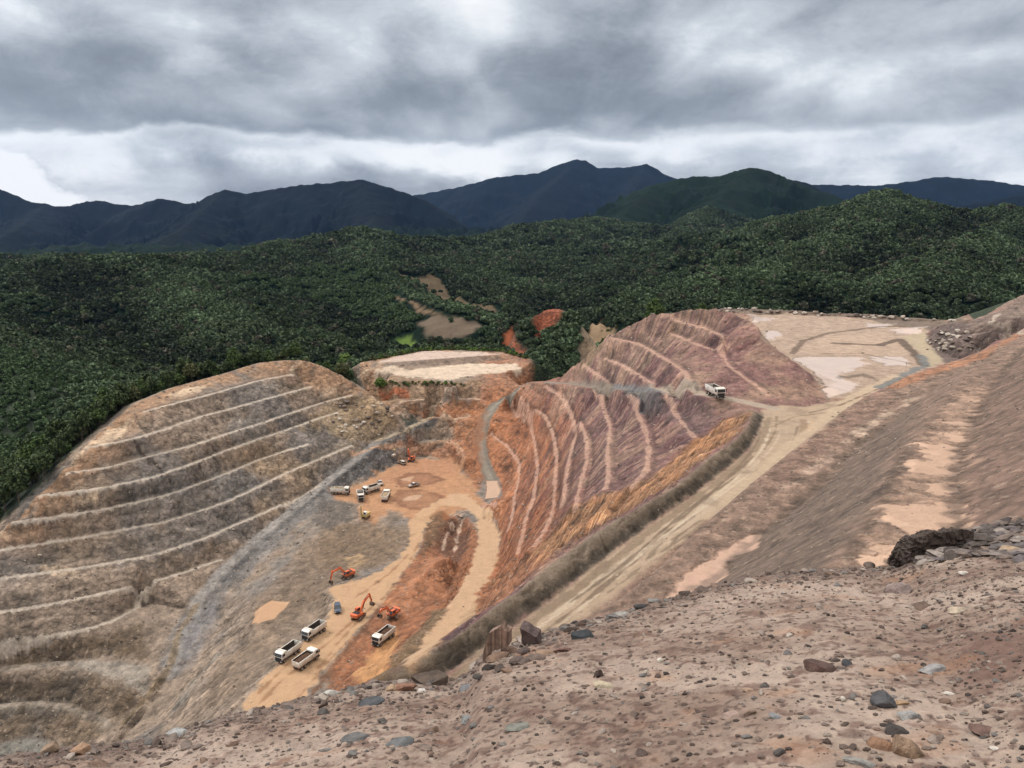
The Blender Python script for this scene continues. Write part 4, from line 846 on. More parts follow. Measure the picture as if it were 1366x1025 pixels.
# slate ledge at the right: a dark broken block and the plates on it
q0 = PD(1222, 745, 6.7)
bv = []; bo = [(1222,752),(1216,738),(1216,728),(1222,718),(1236,716),(1246,711),(1260,714),(1273,709),(1290,710),(1300,716),(1300,735),(1280,748),(1255,754)]
def ledge():
    V = []; n_ = len(bo)
    for k, (dd, up_) in enumerate(((0, 0), (.25, -.03), (.45, -.2))):
        for a, b in bo: q = PD(a, b, 6.75+.004*max(a-1290, 0)); V.append(q+np.array([.12*dd, dd, up_-.35*dd]))
    F = [tuple(range(n_))]+[(i+k*n_, i+(k+1)*n_, (i+1) % n_+(k+1)*n_, (i+1) % n_+k*n_) for k in range(2) for i in range(n_)]+[tuple(range(3*n_-1, 2*n_-1, -1))]
    o = mobj('rock_ledge', np.array(V), F, rock_mat((104,84,74))); bm = bmesh.new(); bm.from_mesh(o.data); bmesh.ops.triangulate(bm, faces=bm.faces)
    for _ in range(2): bmesh.ops.subdivide_edges(bm, edges=bm.edges, cuts=2, use_grid_fill=True)
    bmesh.ops.recalc_face_normals(bm, faces=bm.faces)
    co = np.array([q.co[:] for q in bm.verts]); nn = np.array([q.normal[:] for q in bm.verts]); s1 = fbm(co[:, 0]+co[:, 1], co[:, 2]*2.2+co[:, 0]*.5, .12, 4, 300, .6, True)*.05+fbm(co[:, 0]+co[:, 1], co[:, 2]*4, .035, 3, 301)*.022
    for q, d, k in zip(bm.verts, s1, nn): q.co += Vector(k)*float(d)
    bm.to_mesh(o.data); bm.free(); tag(o, 'dark broken slate ledge at the right end of the lip, above the pale puddles', 'rock')
ledge()
SCN = ['brown-grey', 'brown', 'pale', 'dark brown', 'grey', 'cream', 'orange-brown', 'dark grey']
PLN_ = ['dark', 'grey-brown', 'pale grey', 'blackish', 'mid grey', 'purplish grey', 'light', 'dark brown']
PLC = [(112,98,96),(142,126,122),(168,152,146),(92,78,76),(150,128,116),(126,116,120),(184,168,158),(104,88,80)]
for i in range(190):
    u = 1222+148*RS.rand()**.8; vl = float(np.interp(u, LIP[:, 0], LIP[:, 1])); v = vl+3+(8+(u-1222)*.30)*RS.rand()**1.3; wpx = 8+RS.rand()**2*20
    q = hitf(u, v)
    if q is None: continue
    q = q+np.array([0, 0, .012+.07*RS.rand()*sstep(1225, 1300, u)*sstep(vl+45, vl+5, v)]); R = wpx*7/FPX/2
    o = mobj('slate_plate', rock_verts(900+i, .16+.12*RS.rand(), IV3, 7, .04, 1.6)*R*.95, IF3, rock_mat(PLC[i % 8])); o.location = q; o.rotation_euler = (RS.uniform(-.25, .15), RS.uniform(-.3, .1), RS.uniform(-.4, .8))
    tag(o, 'thin %s slate plate lying in the heap beside the slate ledge' % PLN_[i % 8], 'rock', '%s slate plates beside the ledge' % PLN_[i % 8])
SC_ = [(154,132,118),(128,104,90),(178,156,142),(108,86,76),(136,134,134),(194,176,160),(160,122,96),(104,98,96)]
k_ = 0
while k_ < 150:
    u = RS.uniform(20, 1360); v = RS.uniform(720, 1022); ci = RS.randint(8); hf = ('left', 'middle', 'right')[int(u/456)]
    if place_rock(u, v, RS.uniform(6, 15)*(.6+.6*(v-700)/320), SC_[ci], RS.uniform(.35, .8), RS.uniform(1, 1.7), RS.uniform(0, 3), .25, 'small %s stone on the %s part of the foreground soil' % (SCN[ci], hf), 'small %s stones on the %s foreground' % (SCN[ci], hf), IV3, IF3, 'stone'): k_ += 1
for i in range(70):       # broken edge of the lip
    u = RS.uniform(330, 1230); v = float(np.interp(u, LIP[:, 0], LIP[:, 1]))+RS.uniform(0, 9); ci = RS.randint(8)
    place_rock(u, v, RS.uniform(6, 17), SC_[ci], RS.uniform(.4, .7), RS.uniform(1.1, 1.8), RS.uniform(0, 3), .3, '%s stone among the crumbs along the lip of the foreground' % SCN[ci], '%s stones along the lip' % SCN[ci], IV3, IF3, 'stone')
# gravel and crumbs: one object
V1, F1 = ico(1); gv, gf, gm = [], [], []; base = 0
_gn = RS.rand(36000)-.5
for i in range(36000):
    x = RS.uniform(-.8, .8) if i % 4 else RS.uniform(.42, .72); p = x; a = np.interp(p, lph, LW[:, 1]); b = np.interp(p, ph, lz); t = RS.uniform(.36, 1.03) if i % 5 else RS.normal(.97, .03)
    y = OY+(a-OY)*t; xx = p*(y-OY); R = (.003+.013*RS.rand()**3.2)*(1.25 if t > .92 else 1)
    z = fgz(np.float64(t), b, a)
    if i % 3 and float(_gn[i]) > RS.rand()*.5-.25: continue
    gv.append((x, y)); gf.append((xx, y, z, R)); gm.append(RS.choice(6, p=[.28, .24, .2, .1, .1, .08]))
G = np.array(gf); G[:, 2] += fg_rel(G[:, 0], G[:, 1])
n12 = len(V1); VV_ = V1[None]*(1+RS.uniform(-.35, .35, (len(G), n12, 1)))*np.stack([RS.uniform(.8, 1.5, len(G)), RS.uniform(.7, 1.2, len(G)), RS.uniform(.35, .9, len(G))], -1)[:, None]*G[:, None, 3:4]+G[:, None, :3]+np.array([0, 0, 1.])*G[:, None, 3:4]*.25
FF_ = (F1[None]+np.arange(len(G))[:, None, None]*n12).reshape(-1, 3)
GM = [rock_mat(c) for c in ((146,119,105),(160,134,120),(118,93,82),(186,168,152),(140,134,130),(84,70,64))]
gr = mobj('gravel', VV_.reshape(-1, 3), FF_, None, mats=GM, midx=np.repeat(gm, len(F1))); gr['kind'] = 'stuff'
# ------------------------------------------------------------ trees
def leaf_mat(name, c1, c2, inst=False):
    m = bpy.data.materials.new(name); m.use_nodes = True; n = NT(m.node_tree)
    tc = n.n('ShaderNodeTexCoord').outputs['Object']; nz = n.noise(tc, .9, 3, .6); col = n.mix(n.ss(nz, .35, .65), c1, c2)
    if inst:
        at = n.n('ShaderNodeAttribute', attribute_name='tint', attribute_type='INSTANCER'); col = n.n('ShaderNodeVectorMath', operation='MULTIPLY', ins={0: col, 1: at.outputs['Color']}).outputs[0]
    p = n.n('ShaderNodeBsdfPrincipled', ins={'Base Color': col, 'Roughness': .7}); p.inputs['Specular IOR Level'].default_value = .15
    n.n('ShaderNodeOutputMaterial', ins={0: p.outputs[0]}); return m
def crown_mesh(seed, nclump, nleaf, ls, rx, rz_, cz, cone=0):
    """leaf-clump faces spread through the crown's volume"""
    r = np.random.RandomState(seed); V = []; F = []
    for k in range(nclump):
        a = r.uniform(0, 2*np.pi); h = r.uniform(-.55, 1); rr = (1-max(h, 0)**2)**.5*r.uniform(.35, 1)*(1-.25*(h < 0)); 
        if cone: h = r.uniform(-1, 1); rr = (1-(h+1)/2*.85)*r.uniform(.4, 1)
        cc = np.array([math.cos(a)*rr*rx, math.sin(a)*rr*rx, cz+h*rz_]); cr_ = rx*r.uniform(.22, .42)
        for j in range(nleaf):
            d = r.normal(size=3); d /= np.linalg.norm(d); d[2] = d[2]*.8+.15; p = cc+d*cr_*r.uniform(.6, 1.05); s = ls*r.uniform(.6, 1.3)
            n0 = d+r.normal(size=3)*.45; n0 /= np.linalg.norm(n0); t = np.cross(n0, r.normal(size=3)); t /= np.linalg.norm(t)+1e-6; b = np.cross(n0, t)
            i = len(V); V += [p-t*s-b*s*.6, p+t*s-b*s*.7, p+t*s*.8+b*s*.6, p-t*s*.7+b*s*.7]; F.append((i, i+1, i+2, i+3))
    return np.array(V), F
def trunk_mesh(seed, h, r0, limbs=5):
    r = np.random.RandomState(seed); V = []; F = []
    def tube(a, b, ra, rb, n_=6):
        a = np.array(a, float); b = np.array(b, float); d = b-a; d /= np.linalg.norm(d); t = np.cross(d, (.3, .9, .1)); t /= np.linalg.norm(t); c = np.cross(d, t); i = len(V)
        for q, rr in ((a, ra), (b, rb)):
            for k in range(n_): an = 2*math.pi*k/n_; V.append(q+(t*math.cos(an)+c*math.sin(an))*rr)
        for k in range(n_): F.append((i+k, i+(k+1) % n_, i+n_+(k+1) % n_, i+n_+k))
    p = np.array([0, 0, -.6]); rr = r0
    for k in range(4):
        q = p+np.array([r.uniform(-.2, .2), r.uniform(-.2, .2), (h+.6)/4]); tube(p, q, rr, rr*.78); p = q; rr *= .78
    for k in range(limbs):
        a = 2*math.pi*k/limbs+r.uniform(-.3, .3); z = h*r.uniform(.45, .85); tube((0, 0, z), (math.cos(a)*h*.3, math.sin(a)*h*.3, z+h*.22), r0*.4, r0*.12, 5)
    return np.array(V), F
ML = [leaf_mat('foliage_dark', A(56,72,46), A(84,100,60)), leaf_mat('foliage_green', A(62,84,46), A(92,112,60)), leaf_mat('foliage_olive', A(78,86,56), A(104,108,70)), leaf_mat('foliage_bright', A(84,112,52), A(116,138,68))]
MB = simple_mat('bark', A(110, 98, 84), .9, c2=A(78, 68, 58), scale=3)
PROTO = []
for i in range(6):
    ht = (7.5, 9, 6, 8, 5, 10)[i]; rx = (3.2, 3.6, 2.6, 3.4, 2.4, 2.9)[i]
    t = empty('tree'); v, f = trunk_mesh(40+i, ht*.72, .2+.02*i); mobj('trunk', v, f, MB, t)
    v, f = crown_mesh(60+i, 46, 30, .34, rx, ht*.34, ht*.68); mobj('crown', v, f, ML[(0, 1, 2, 0, 1, 0)[i]], t); PROTO.append(t)
scan_kids()
# forest points
pts = []
def scat(ya, yb, sp, rad):
    ys = np.arange(ya, yb, sp); out = []
    for y in ys:
        xm = y*.70+30; xs = np.arange(-xm, xm, sp); out.append(np.stack([xs+RS.uniform(-.5, .5, len(xs))*sp, np.full(len(xs), y)+RS.uniform(-.5, .5, len(xs))*sp, np.full(len(xs), rad)], -1))
    return np.concatenate(out)
T = np.concatenate([scat(150, 520, 4.2, 2.8), scat(520, 900, 5.0, 3.4), scat(900, 1500, 6.6, 4.4), scat(1500, 2700, 10, 6.6)])
tx, ty = T[:, 0], T[:, 1]
X, Y = None, None
ino = inpoly(tx, ty, OUT); do = pdist(tx, ty, OUT)
tz = np.where(ty < 540, z0(tx, ty), H_hills(tx, ty))
keep = (~ino) & (do > 4.5+3*RS.rand(len(tx))) & ~((tx > 120) & (ty < 330)) & ~((ty < 200) & (tx > -110))
CLP = [hitl(p) for p in ([(526,365),(579,363),(611,396),(661,410),(664,422),(629,413),(597,407),(570,387)], [(556,431),(611,425),(640,434),(646,441),(626,448),(588,454),(570,448)], [(529,453),(544,448),(557,460),(550,466),(529,460)],
       [(714,430),(722,415),(752,415),(751,426),(727,450),(716,455)], [(671,447),(684,435),(689,454),(704,469),(701,481),(685,474)], [(772,492),(776,462),(786,440),(800,428),(820,440),(800,464),(785,488),(770,500)], [(527,394),(535,394),(566,411),(588,417),(586,425),(560,421)])]
for ic, P in enumerate(CLP): keep &= ~((inpoly(tx, ty, P) | (pdist(tx, ty, P) < (7, 7, 7, 1.5, 1.5, 1.5, 5)[ic])) & (RS.rand(len(tx)) > (.04 if ic < 2 else 0)))
T = np.stack([tx, ty, tz, T[:, 2]], -1)[keep]; tx, ty, tz, trd = T.T
# projected place and whether the crown can be seen at all
fw = ty*CT-tz*ST; pu = 683+FPX*tx/fw; pv = 512.5-FPX*((tz+7)*CT+ty*ST)/fw
inf = (pu > -30) & (pu < 1396)
vis = np.zeros(len(T), bool); cand = np.where(inf & (ty < 520))[0]
sfr = np.linspace(.05, .985, 120)
for i in cand:
    z = bil(RZ, tx[i]*sfr, ty[i]*sfr); vis[i] = np.all(z < (tz[i]+6)*sfr)
dist = np.hypot(tx, ty); order = np.where(vis)[0]; order = order[np.argsort(dist[order])][:285]; near = np.zeros(len(T), bool); near[order] = True
PLANT = [hitl([(0,460),(60,470),(128,520),(110,560),(60,600),(0,640),(-120,640),(-120,450)]), hitl([(300,372),(420,352),(500,360),(560,400),(590,425),(530,440),(440,410),(330,392)])]
pl = np.zeros(len(T), bool)
pw = 22*fbm(tx, ty, 60, 3, 430)
for P in PLANT: pl |= np.where(inpoly(tx, ty, P), pdist(tx, ty, P), -pdist(tx, ty, P))+pw > 12*RS.rand(len(tx))
for n_, i in enumerate(order):
    k = RS.randint(6); c = PROTO[k] if n_ < 0 else copy_tree(PROTO[k]); s = RS.uniform(.65, 1.15)*(.7 if pl[i] else 1)
    c.location = (tx[i], ty[i], tz[i]-.3); c.rotation_euler = (0, 0, RS.uniform(0, 6.28)); c.scale = (s, s, s*RS.uniform(.85, 1.2))
    reg = ('at the far left below the crest' if pu[i] < 90 else 'beside the orange crest' if pu[i] < 200 else 'behind the top of the left wall' if pu[i] < 480 else 'behind the back of the pit')
    tag(c, ('dark green', 'green', 'olive')[(0, 1, 2, 0, 1, 0)[k]]+' tree in the forest edge '+reg, 'tree', ('dark green', 'green', 'olive')[(0, 1, 2, 0, 1, 0)[k]]+' forest edge trees '+reg)
for t in PROTO:
    for ch in KIDS[t.name]: bpy.data.objects.remove(ch)
    bpy.data.objects.remove(t)
# the big light green bush at the shoulder of the left wall, and a bush beside the plateau
for u, v, s, lab in ((462,492,1.5,'large bright green bushy tree on the shoulder behind the left wall, beside the pale plateau'), (508,517,.62,'small bright green bush on the slope below the pale plateau')):
    p = hitp(u, v); t = empty('tree', p-np.array([0, 0, .4]), 0, lab, 'tree'); v_, f_ = trunk_mesh(90, 4.5, .25); mobj('trunk', v_, f_, MB, t); v_, f_ = crown_mesh(91, 70, 34, .36, 4.2, 2.9, 3.6); mobj('crown', v_, f_, ML[3], t); t.scale = (s, s, s)
def bush(u, v, s_, lab, grp, k):
    p = hitp(u, v); v_, f_ = crown_mesh(200+k % 5, 14, 24, .22, 1.3, .8, .6); o = mobj('bush', v_, f_, ML[(3, 1, 2, 3, 1)[k % 5]]); o.location = p-np.array([0, 0, .1]); o.scale = (s_, s_, s_*RS.uniform(.7, 1.1)); o.rotation_euler = (0, 0, RS.uniform(0, 6)); tag(o, lab, 'bush', grp)
for k in range(60): u = 490+k*3.6; bush(u, float(np.interp(u, [490, 560, 600, 670, 712], [482, 468.5, 466.5, 469, 481])), RS.uniform(.7, 1.5), 'green bush in the row along the back rim of the pale plateau', 'bushes along the back rim of the pale plateau', k)
for k in range(26): bush(512+k*4.2+RS.uniform(-2, 2), 512+RS.uniform(-2, 3), RS.uniform(.4, .9), 'small bush in the row below the front edge of the pale plateau', 'bushes below the front edge of the plateau', k)
for k in range(30): u = RS.uniform(795, 850); bush(u, 447-(u-811)*.55+RS.uniform(-8, 2)-4, RS.uniform(.6, 1.4), 'dark bush on the slope behind the left shoulder of the spur hill', 'bushes behind the spur hill', k)
# everything farther: one wood
far_ = ~near & inf; FX = T[far_]; fp = pl[far_]
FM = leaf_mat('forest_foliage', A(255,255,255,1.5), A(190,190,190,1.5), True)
fcr = []
for i in range(4):
    v, f = crown_mesh(120+i, 16, 11, .36, 1.0, .62, .55); f = list(f); b0 = len(v); v = np.concatenate([v, IV2*np.array([.72, .72, .5])+np.array([0, 0, .42])]); f += [tuple(int(k)+b0 for k in q) for q in IF2]
    me = bpy.data.meshes.new('forest_crown'); me.from_pydata(v.tolist(), [], f); me.materials.append(FM); fcr.append(bpy.data.objects.new('forest_crown', me))
NF = len(FX); me = bpy.data.meshes.new('forest'); me.vertices.add(NF); me.vertices.foreach_set('co', FX[:, :3].astype(np.float32).ravel())
sc_ = FX[:, 3]*(.72+.6*RS.rand(NF)**2)*np.where(fp, .72, 1.0)
a = me.attributes.new('sc', 'FLOAT', 'POINT'); a.data.foreach_set('value', sc_.astype(np.float32))
a = me.attributes.new('pick', 'INT', 'POINT'); a.data.foreach_set('value', RS.randint(0, 4, NF).astype(np.int32))
a = me.attributes.new('rot', 'FLOAT', 'POINT'); a.data.foreach_set('value', RS.uniform(0, 6.28, NF).astype(np.float32))
t1 = fbm(FX[:, 0], FX[:, 1], 120, 4, 400); t2 = fbm(FX[:, 0], FX[:, 1], 30, 3, 410); rr = RS.rand(NF)
tc_ = 1.45*A(74, 92, 66)[None]*(1+.8*t1+.55*t2)[:, None]*RS.uniform(.8, 1.2, NF)[:, None]
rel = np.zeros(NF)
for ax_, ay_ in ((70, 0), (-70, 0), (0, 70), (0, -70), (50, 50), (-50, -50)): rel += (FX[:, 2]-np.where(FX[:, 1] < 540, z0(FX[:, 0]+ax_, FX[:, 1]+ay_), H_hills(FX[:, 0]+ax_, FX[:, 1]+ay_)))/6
tc_ = tc_*(1+.5*np.clip(rel/8, -1, 1))[:, None]*np.where(rel > 3, 1, 1)[:, None]      # relief shading put into the tint: paler trees on ridge tops, darker in gullies
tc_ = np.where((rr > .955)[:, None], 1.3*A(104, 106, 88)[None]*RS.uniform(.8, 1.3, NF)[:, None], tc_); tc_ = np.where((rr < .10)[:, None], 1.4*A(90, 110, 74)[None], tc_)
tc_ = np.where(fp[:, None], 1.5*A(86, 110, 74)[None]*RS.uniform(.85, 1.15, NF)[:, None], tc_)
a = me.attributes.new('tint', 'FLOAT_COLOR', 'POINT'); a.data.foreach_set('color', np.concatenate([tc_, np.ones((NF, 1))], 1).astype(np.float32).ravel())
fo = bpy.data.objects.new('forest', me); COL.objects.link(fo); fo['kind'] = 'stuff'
ng = bpy.data.node_groups.new('forest_scatter', 'GeometryNodeTree'); ng.interface.new_socket('Geometry', in_out='INPUT', socket_type='NodeSocketGeometry'); ng.interface.new_socket('Geometry', in_out='OUTPUT', socket_type='NodeSocketGeometry')
N = ng.nodes; Lk = ng.links; gi = N.new('NodeGroupInput'); go_ = N.new('NodeGroupOutput'); g2i = N.new('GeometryNodeGeometryToInstance')
for o in reversed(fcr):
    oi = N.new('GeometryNodeObjectInfo'); oi.inputs['Object'].default_value = o; oi.inputs['As Instance'].default_value = True; Lk.new(oi.outputs['Geometry'], g2i.inputs[0])
m2p = N.new('GeometryNodeMeshToPoints'); Lk.new(gi.outputs[0], m2p.inputs[0]); iop = N.new('GeometryNodeInstanceOnPoints'); Lk.new(m2p.outputs[0], iop.inputs['Points']); Lk.new(g2i.outputs[0], iop.inputs['Instance']); iop.inputs['Pick Instance'].default_value = True
def na(nm, t):
    x = N.new('GeometryNodeInputNamedAttribute'); x.data_type = t; x.inputs[0].default_value = nm; return x.outputs[0]
Lk.new(na('pick', 'INT'), iop.inputs['Instance Index']); Lk.new(na('sc', 'FLOAT'), iop.inputs['Scale'])
cx = N.new('ShaderNodeCombineXYZ'); Lk.new(na('rot', 'FLOAT'), cx.inputs[2]); Lk.new(cx.outputs[0], iop.inputs['Rotation']); Lk.new(iop.outputs[0], go_.inputs[0])
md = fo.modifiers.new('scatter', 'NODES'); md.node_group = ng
print('forest', NF, 'near', len(order))
# ------------------------------------------------------------ vehicles
class MBd:
    def __init__(s): s.v = []; s.f = []
    def box(s, x0, x1, y0, y1, z0_, z1, bev=.0):
        i = len(s.v); s.v += [(x, y, z) for x in (x0, x1) for y in (y0, y1) for z in (z0_, z1)]
        s.f += [tuple(i+k for k in q) for q in ((0, 1, 3, 2), (4, 6, 7, 5), (0, 4, 5, 1), (2, 3, 7, 6), (0, 2, 6, 4), (1, 5, 7, 3))]; return s
    def prism(s, pts, y0, y1, tap=0):          # pts in x,z ; extruded along y
        i = len(s.v); n_ = len(pts); s.v += [(x, y0, z) for x, z in pts]+[(x, y1, z) for x, z in pts]
        s.f += [tuple(range(i, i+n_)), tuple(range(i+2*n_-1, i+n_-1, -1))]+[(i+k, i+n_+k, i+n_+(k+1) % n_, i+(k+1) % n_) for k in range(n_)]; return s
    def loft(s, rings):
        i = len(s.v); n_ = len(rings[0]); 
        for r in rings: s.v += list(r)
        for a in range(len(rings)-1):
            for k in range(n_): s.f.append((i+a*n_+k, i+(a+1)*n_+k, i+(a+1)*n_+(k+1) % n_, i+a*n_+(k+1) % n_))
        s.f += [tuple(range(i, i+n_)), tuple(range(i+len(rings)*n_-1, i+(len(rings)-1)*n_-1, -1))]; return s
    def cyl(s, a, b, r, n_=16, r2=None):
        a = np.array(a, float); b = np.array(b, float); d = (b-a)/np.linalg.norm(b-a); t = np.cross(d, (.31, .92, .2)); t /= np.linalg.norm(t); c = np.cross(d, t)
        return s.loft([[tuple(q+(t*math.cos(2*math.pi*k/n_)+c*math.sin(2*math.pi*k/n_))*rr) for k in range(n_)] for q, rr in ((a, r), (b, r2 or r))])
    def out(s, name, mat, parent=None, bev=0.0):
        o = mobj(name, s.v, s.f, mat, parent); bm = bmesh.new(); bm.from_mesh(o.data); bmesh.ops.recalc_face_normals(bm, faces=bm.faces)
        if bev: bmesh.ops.bevel(bm, geom=[e for e in bm.edges if len(e.link_faces) == 2 and e.calc_face_angle(0) > .6], offset=bev, segments=2, affect='EDGES', clamp_overlap=True)
        bm.to_mesh(o.data); bm.free(); return o
WP = simple_mat('white_paint', (.78, .77, .74), .4, .5, c2=np.array((.60, .55, .48)), scale=1.2, mud=.85); GLS = simple_mat('dark_glass', (.02, .025, .03), .08, .6); BK = simple_mat('black_plastic', (.025, .025, .027), .6)
TY = simple_mat('tyre_rubber', (.03, .028, .026), .9, c2=np.array((.09, .065, .045)), scale=3); RIM = simple_mat('rim_metal', (.35, .33, .3), .5, c2=np.array((.2, .16, .12)), scale=3)
SOIL = simple_mat('soil_load', A(116, 84, 62), .95, c2=A(80, 58, 44), scale=2.5, bump=.8); SOILG = simple_mat('grey_load', A(96, 88, 78), .95, c2=A(62, 56, 50), scale=2.5, bump=.8)
ORP = simple_mat('orange_paint', (.72, .135, .035), .42, .5, c2=np.array((.46, .11, .045)), scale=1.5, mud=.6); TRK = simple_mat('track_steel', (.06, .048, .04), .8, c2=np.array((.16, .11, .08)), scale=3)
STL = simple_mat('chassis_steel', (.05, .05, .05), .6); LMP = simple_mat('lamp_glass', (.75, .74, .7), .15, .6); RDL = simple_mat('tail_lamp_red', (.4, .02, .02), .3)
NAVY = simple_mat('dark_blue_paint', (.045, .06, .095), .3, .6); SILV = simple_mat('hydraulic_rod', (.5, .5, .5), .3, metal=.6); YEL = simple_mat('pale_yellow_paint', A(220, 200, 130), .6); BED = simple_mat('bed_inside', A(92, 82, 74), .85, c2=A(58, 50, 44), scale=2)
def wheel(x, y, r, wd, parent):
    o = MBd().cyl((x, y-wd/2, r), (x, y+wd/2, r), r, 20).out('wheel', TY, parent, .04); s = 1 if y > 0 else -1
    MBd().cyl((x, y+s*(wd/2-.05), r), (x, y+s*(wd/2+.012), r), r*.56, 16).cyl((x, y+s*wd/2, r), (x, y+s*(wd/2+.07), r), r*.2, 10).out('rim', RIM, o); return o
def mound(x0, x1, hw, zb, h, seed):
    V = []; n1, n2 = 16, 9
    for i in range(n1):
        for j in range(n2):
            a = i/(n1-1); b = j/(n2-1); e = math.sin(math.pi*a)**.6*math.sin(math.pi*b)**.6; x = x0+(x1-x0)*a; y = -hw+2*hw*b
            V.append((x, y, zb+e*h*(1+.6*float(perlin(np.array([x*1.1+seed]), np.array([y*1.3]), 8)[0]))))
    return V, [(i*n2+j, (i+1)*n2+j, (i+1)*n2+j+1, i*n2+j+1) for i in range(n1-1) for j in range(n2-1)]
def truck(label, load=None, group='white tipper trucks in the mine'):
    t = empty('tipper_truck', (0, 0, 0), 0, label, 'truck', group)
    cab = MBd().prism([(2.35, .95), (4.05, .95), (4.12, 1.75), (3.95, 2.75), (3.6, 2.98), (2.4, 3.0)], -1.2, 1.2).out('cab', WP, t, .07)
    MBd().prism([(4.105, 1.86), (4.155, 1.86), (4.0, 2.66), (3.95, 2.66)], -1.06, 1.06).out('windscreen', GLS, cab)
    for s in (-1, 1): MBd().prism([(2.85, 1.85), (3.9, 1.85), (3.76, 2.6), (2.85, 2.6)], s*1.19, s*1.215).out('side_window', GLS, cab)
    MBd().box(4.1, 4.15, -.95, .95, 1.05, 1.62).out('grille', BK, cab); MBd().box(3.5, 4.28, -1.22, 1.22, .5, .95).out('bumper', BK, t, .05)
    for s in (-1, 1):
        MBd().box(4.27, 4.31, s*.98-.16, s*.98+.16, .68, .86).out('headlight', LMP, t); MBd().box(3.85, 4.0, s*1.42-.07, s*1.42+.07, 1.9, 2.65).cyl((3.9, s*1.2, 2.5), (3.92, s*1.4, 2.5), .025, 6).out('mirror', BK, t)
    MBd().box(2.6, 3.3, -1.2, 1.2, 3.0, 3.06).out('sun_visor', WP, cab) if False else None
    MBd().box(-3.0, 3.6, -.5, .5, .7, 1.02).box(.4, 1.4, .55, 1.1, .6, 1.1).box(.4, 1.4, -1.1, -.55, .6, 1.1).out('chassis', STL, t)
    # tipper bed: floor, flared sides with ribs, head board with a lip over the cab, tailgate
    bd = MBd(); x0, x1, zf, zt = -3.1, 2.15, 1.2, 2.55
    bd.box(x0, x1, -1.15, 1.15, zf-.12, zf)
    for s in (-1, 1):
        bd.loft([[(x0, s*1.10, zf), (x0, s*1.16, zf), (x0, s*1.27, zt), (x0, s*1.19, zt)], [(x1, s*1.10, zf), (x1, s*1.16, zf), (x1, s*1.27, zt), (x1, s*1.19, zt)]])
        bd.box(x0, x1, s*1.24-.06, s*1.24+.06, zt, zt+.1)
        for k in range(6): xx = x0+.3+k*.88; bd.loft([[(xx, s*1.14, zf-.1), (xx+.1, s*1.14, zf-.1), (xx+.1, s*1.22, zf-.1), (xx, s*1.22, zf-.1)], [(xx, s*1.24, zt), (xx+.1, s*1.24, zt), (xx+.1, s*1.33, zt), (xx, s*1.33, zt)]])
    bd.prism([(x1, zf), (x1+.08, zf), (x1+.16, zt+.3), (x1+.06, zt+.3)], -1.22, 1.22); bd.prism([(x1+.02, zt+.26), (x1+.75, zt+.5), (x1+.75, zt+.56), (x1+.02, zt+.34)], -1.22, 1.22)
    bd.prism([(x0, zf-.1), (x0+.07, zf-.1), (x0+.0, zt), (x0-.08, zt)], -1.18, 1.18)
    bed = bd.out('tipper_bed', WP, t, .0)
    MBd().box(x0+.1, x1-.02, -1.09, 1.09, zf, zf+.05).loft([[(x0+.06, 1.08, zf), (x0+.06, 1.06, zf), (x0+.06, 1.15, zt), (x0+.06, 1.18, zt)], [(x1-.02, 1.08, zf), (x1-.02, 1.06, zf), (x1-.02, 1.15, zt), (x1-.02, 1.18, zt)]]).loft([[(x0+.06, -1.08, zf), (x0+.06, -1.06, zf), (x0+.06, -1.15, zt), (x0+.06, -1.18, zt)], [(x1-.02, -1.08, zf), (x1-.02, -1.06, zf), (x1-.02, -1.15, zt), (x1-.02, -1.18, zt)]]).box(x1-.05, x1-.02, -1.1, 1.1, zf, zt).out('bed_lining', BED, bed)
    if load: v, f = mound(x0+.15, x1-.05, 1.12, zf+load[0], load[1], len(label)); mobj('load', v, f, load[2], bed)
    for s in (-1, 1):
        wheel(3.15, s*1.05, .52, .3, t)
        for x in (-.95, -2.25): wheel(x, s*.93, .52, .56, t)
        MBd().box(-3.2, -3.12, s*.95-.12, s*.95+.12, .85, 1.0).out('tail_light', RDL, t); MBd().prism([(2.5, 1.0), (2.62, 1.25), (3.68, 1.25), (3.8, 1.0), (3.66, .98), (3.55, 1.12), (2.75, 1.12), (2.64, .98)], s*.9, s*1.24).out('mudguard', BK, t)
    return t
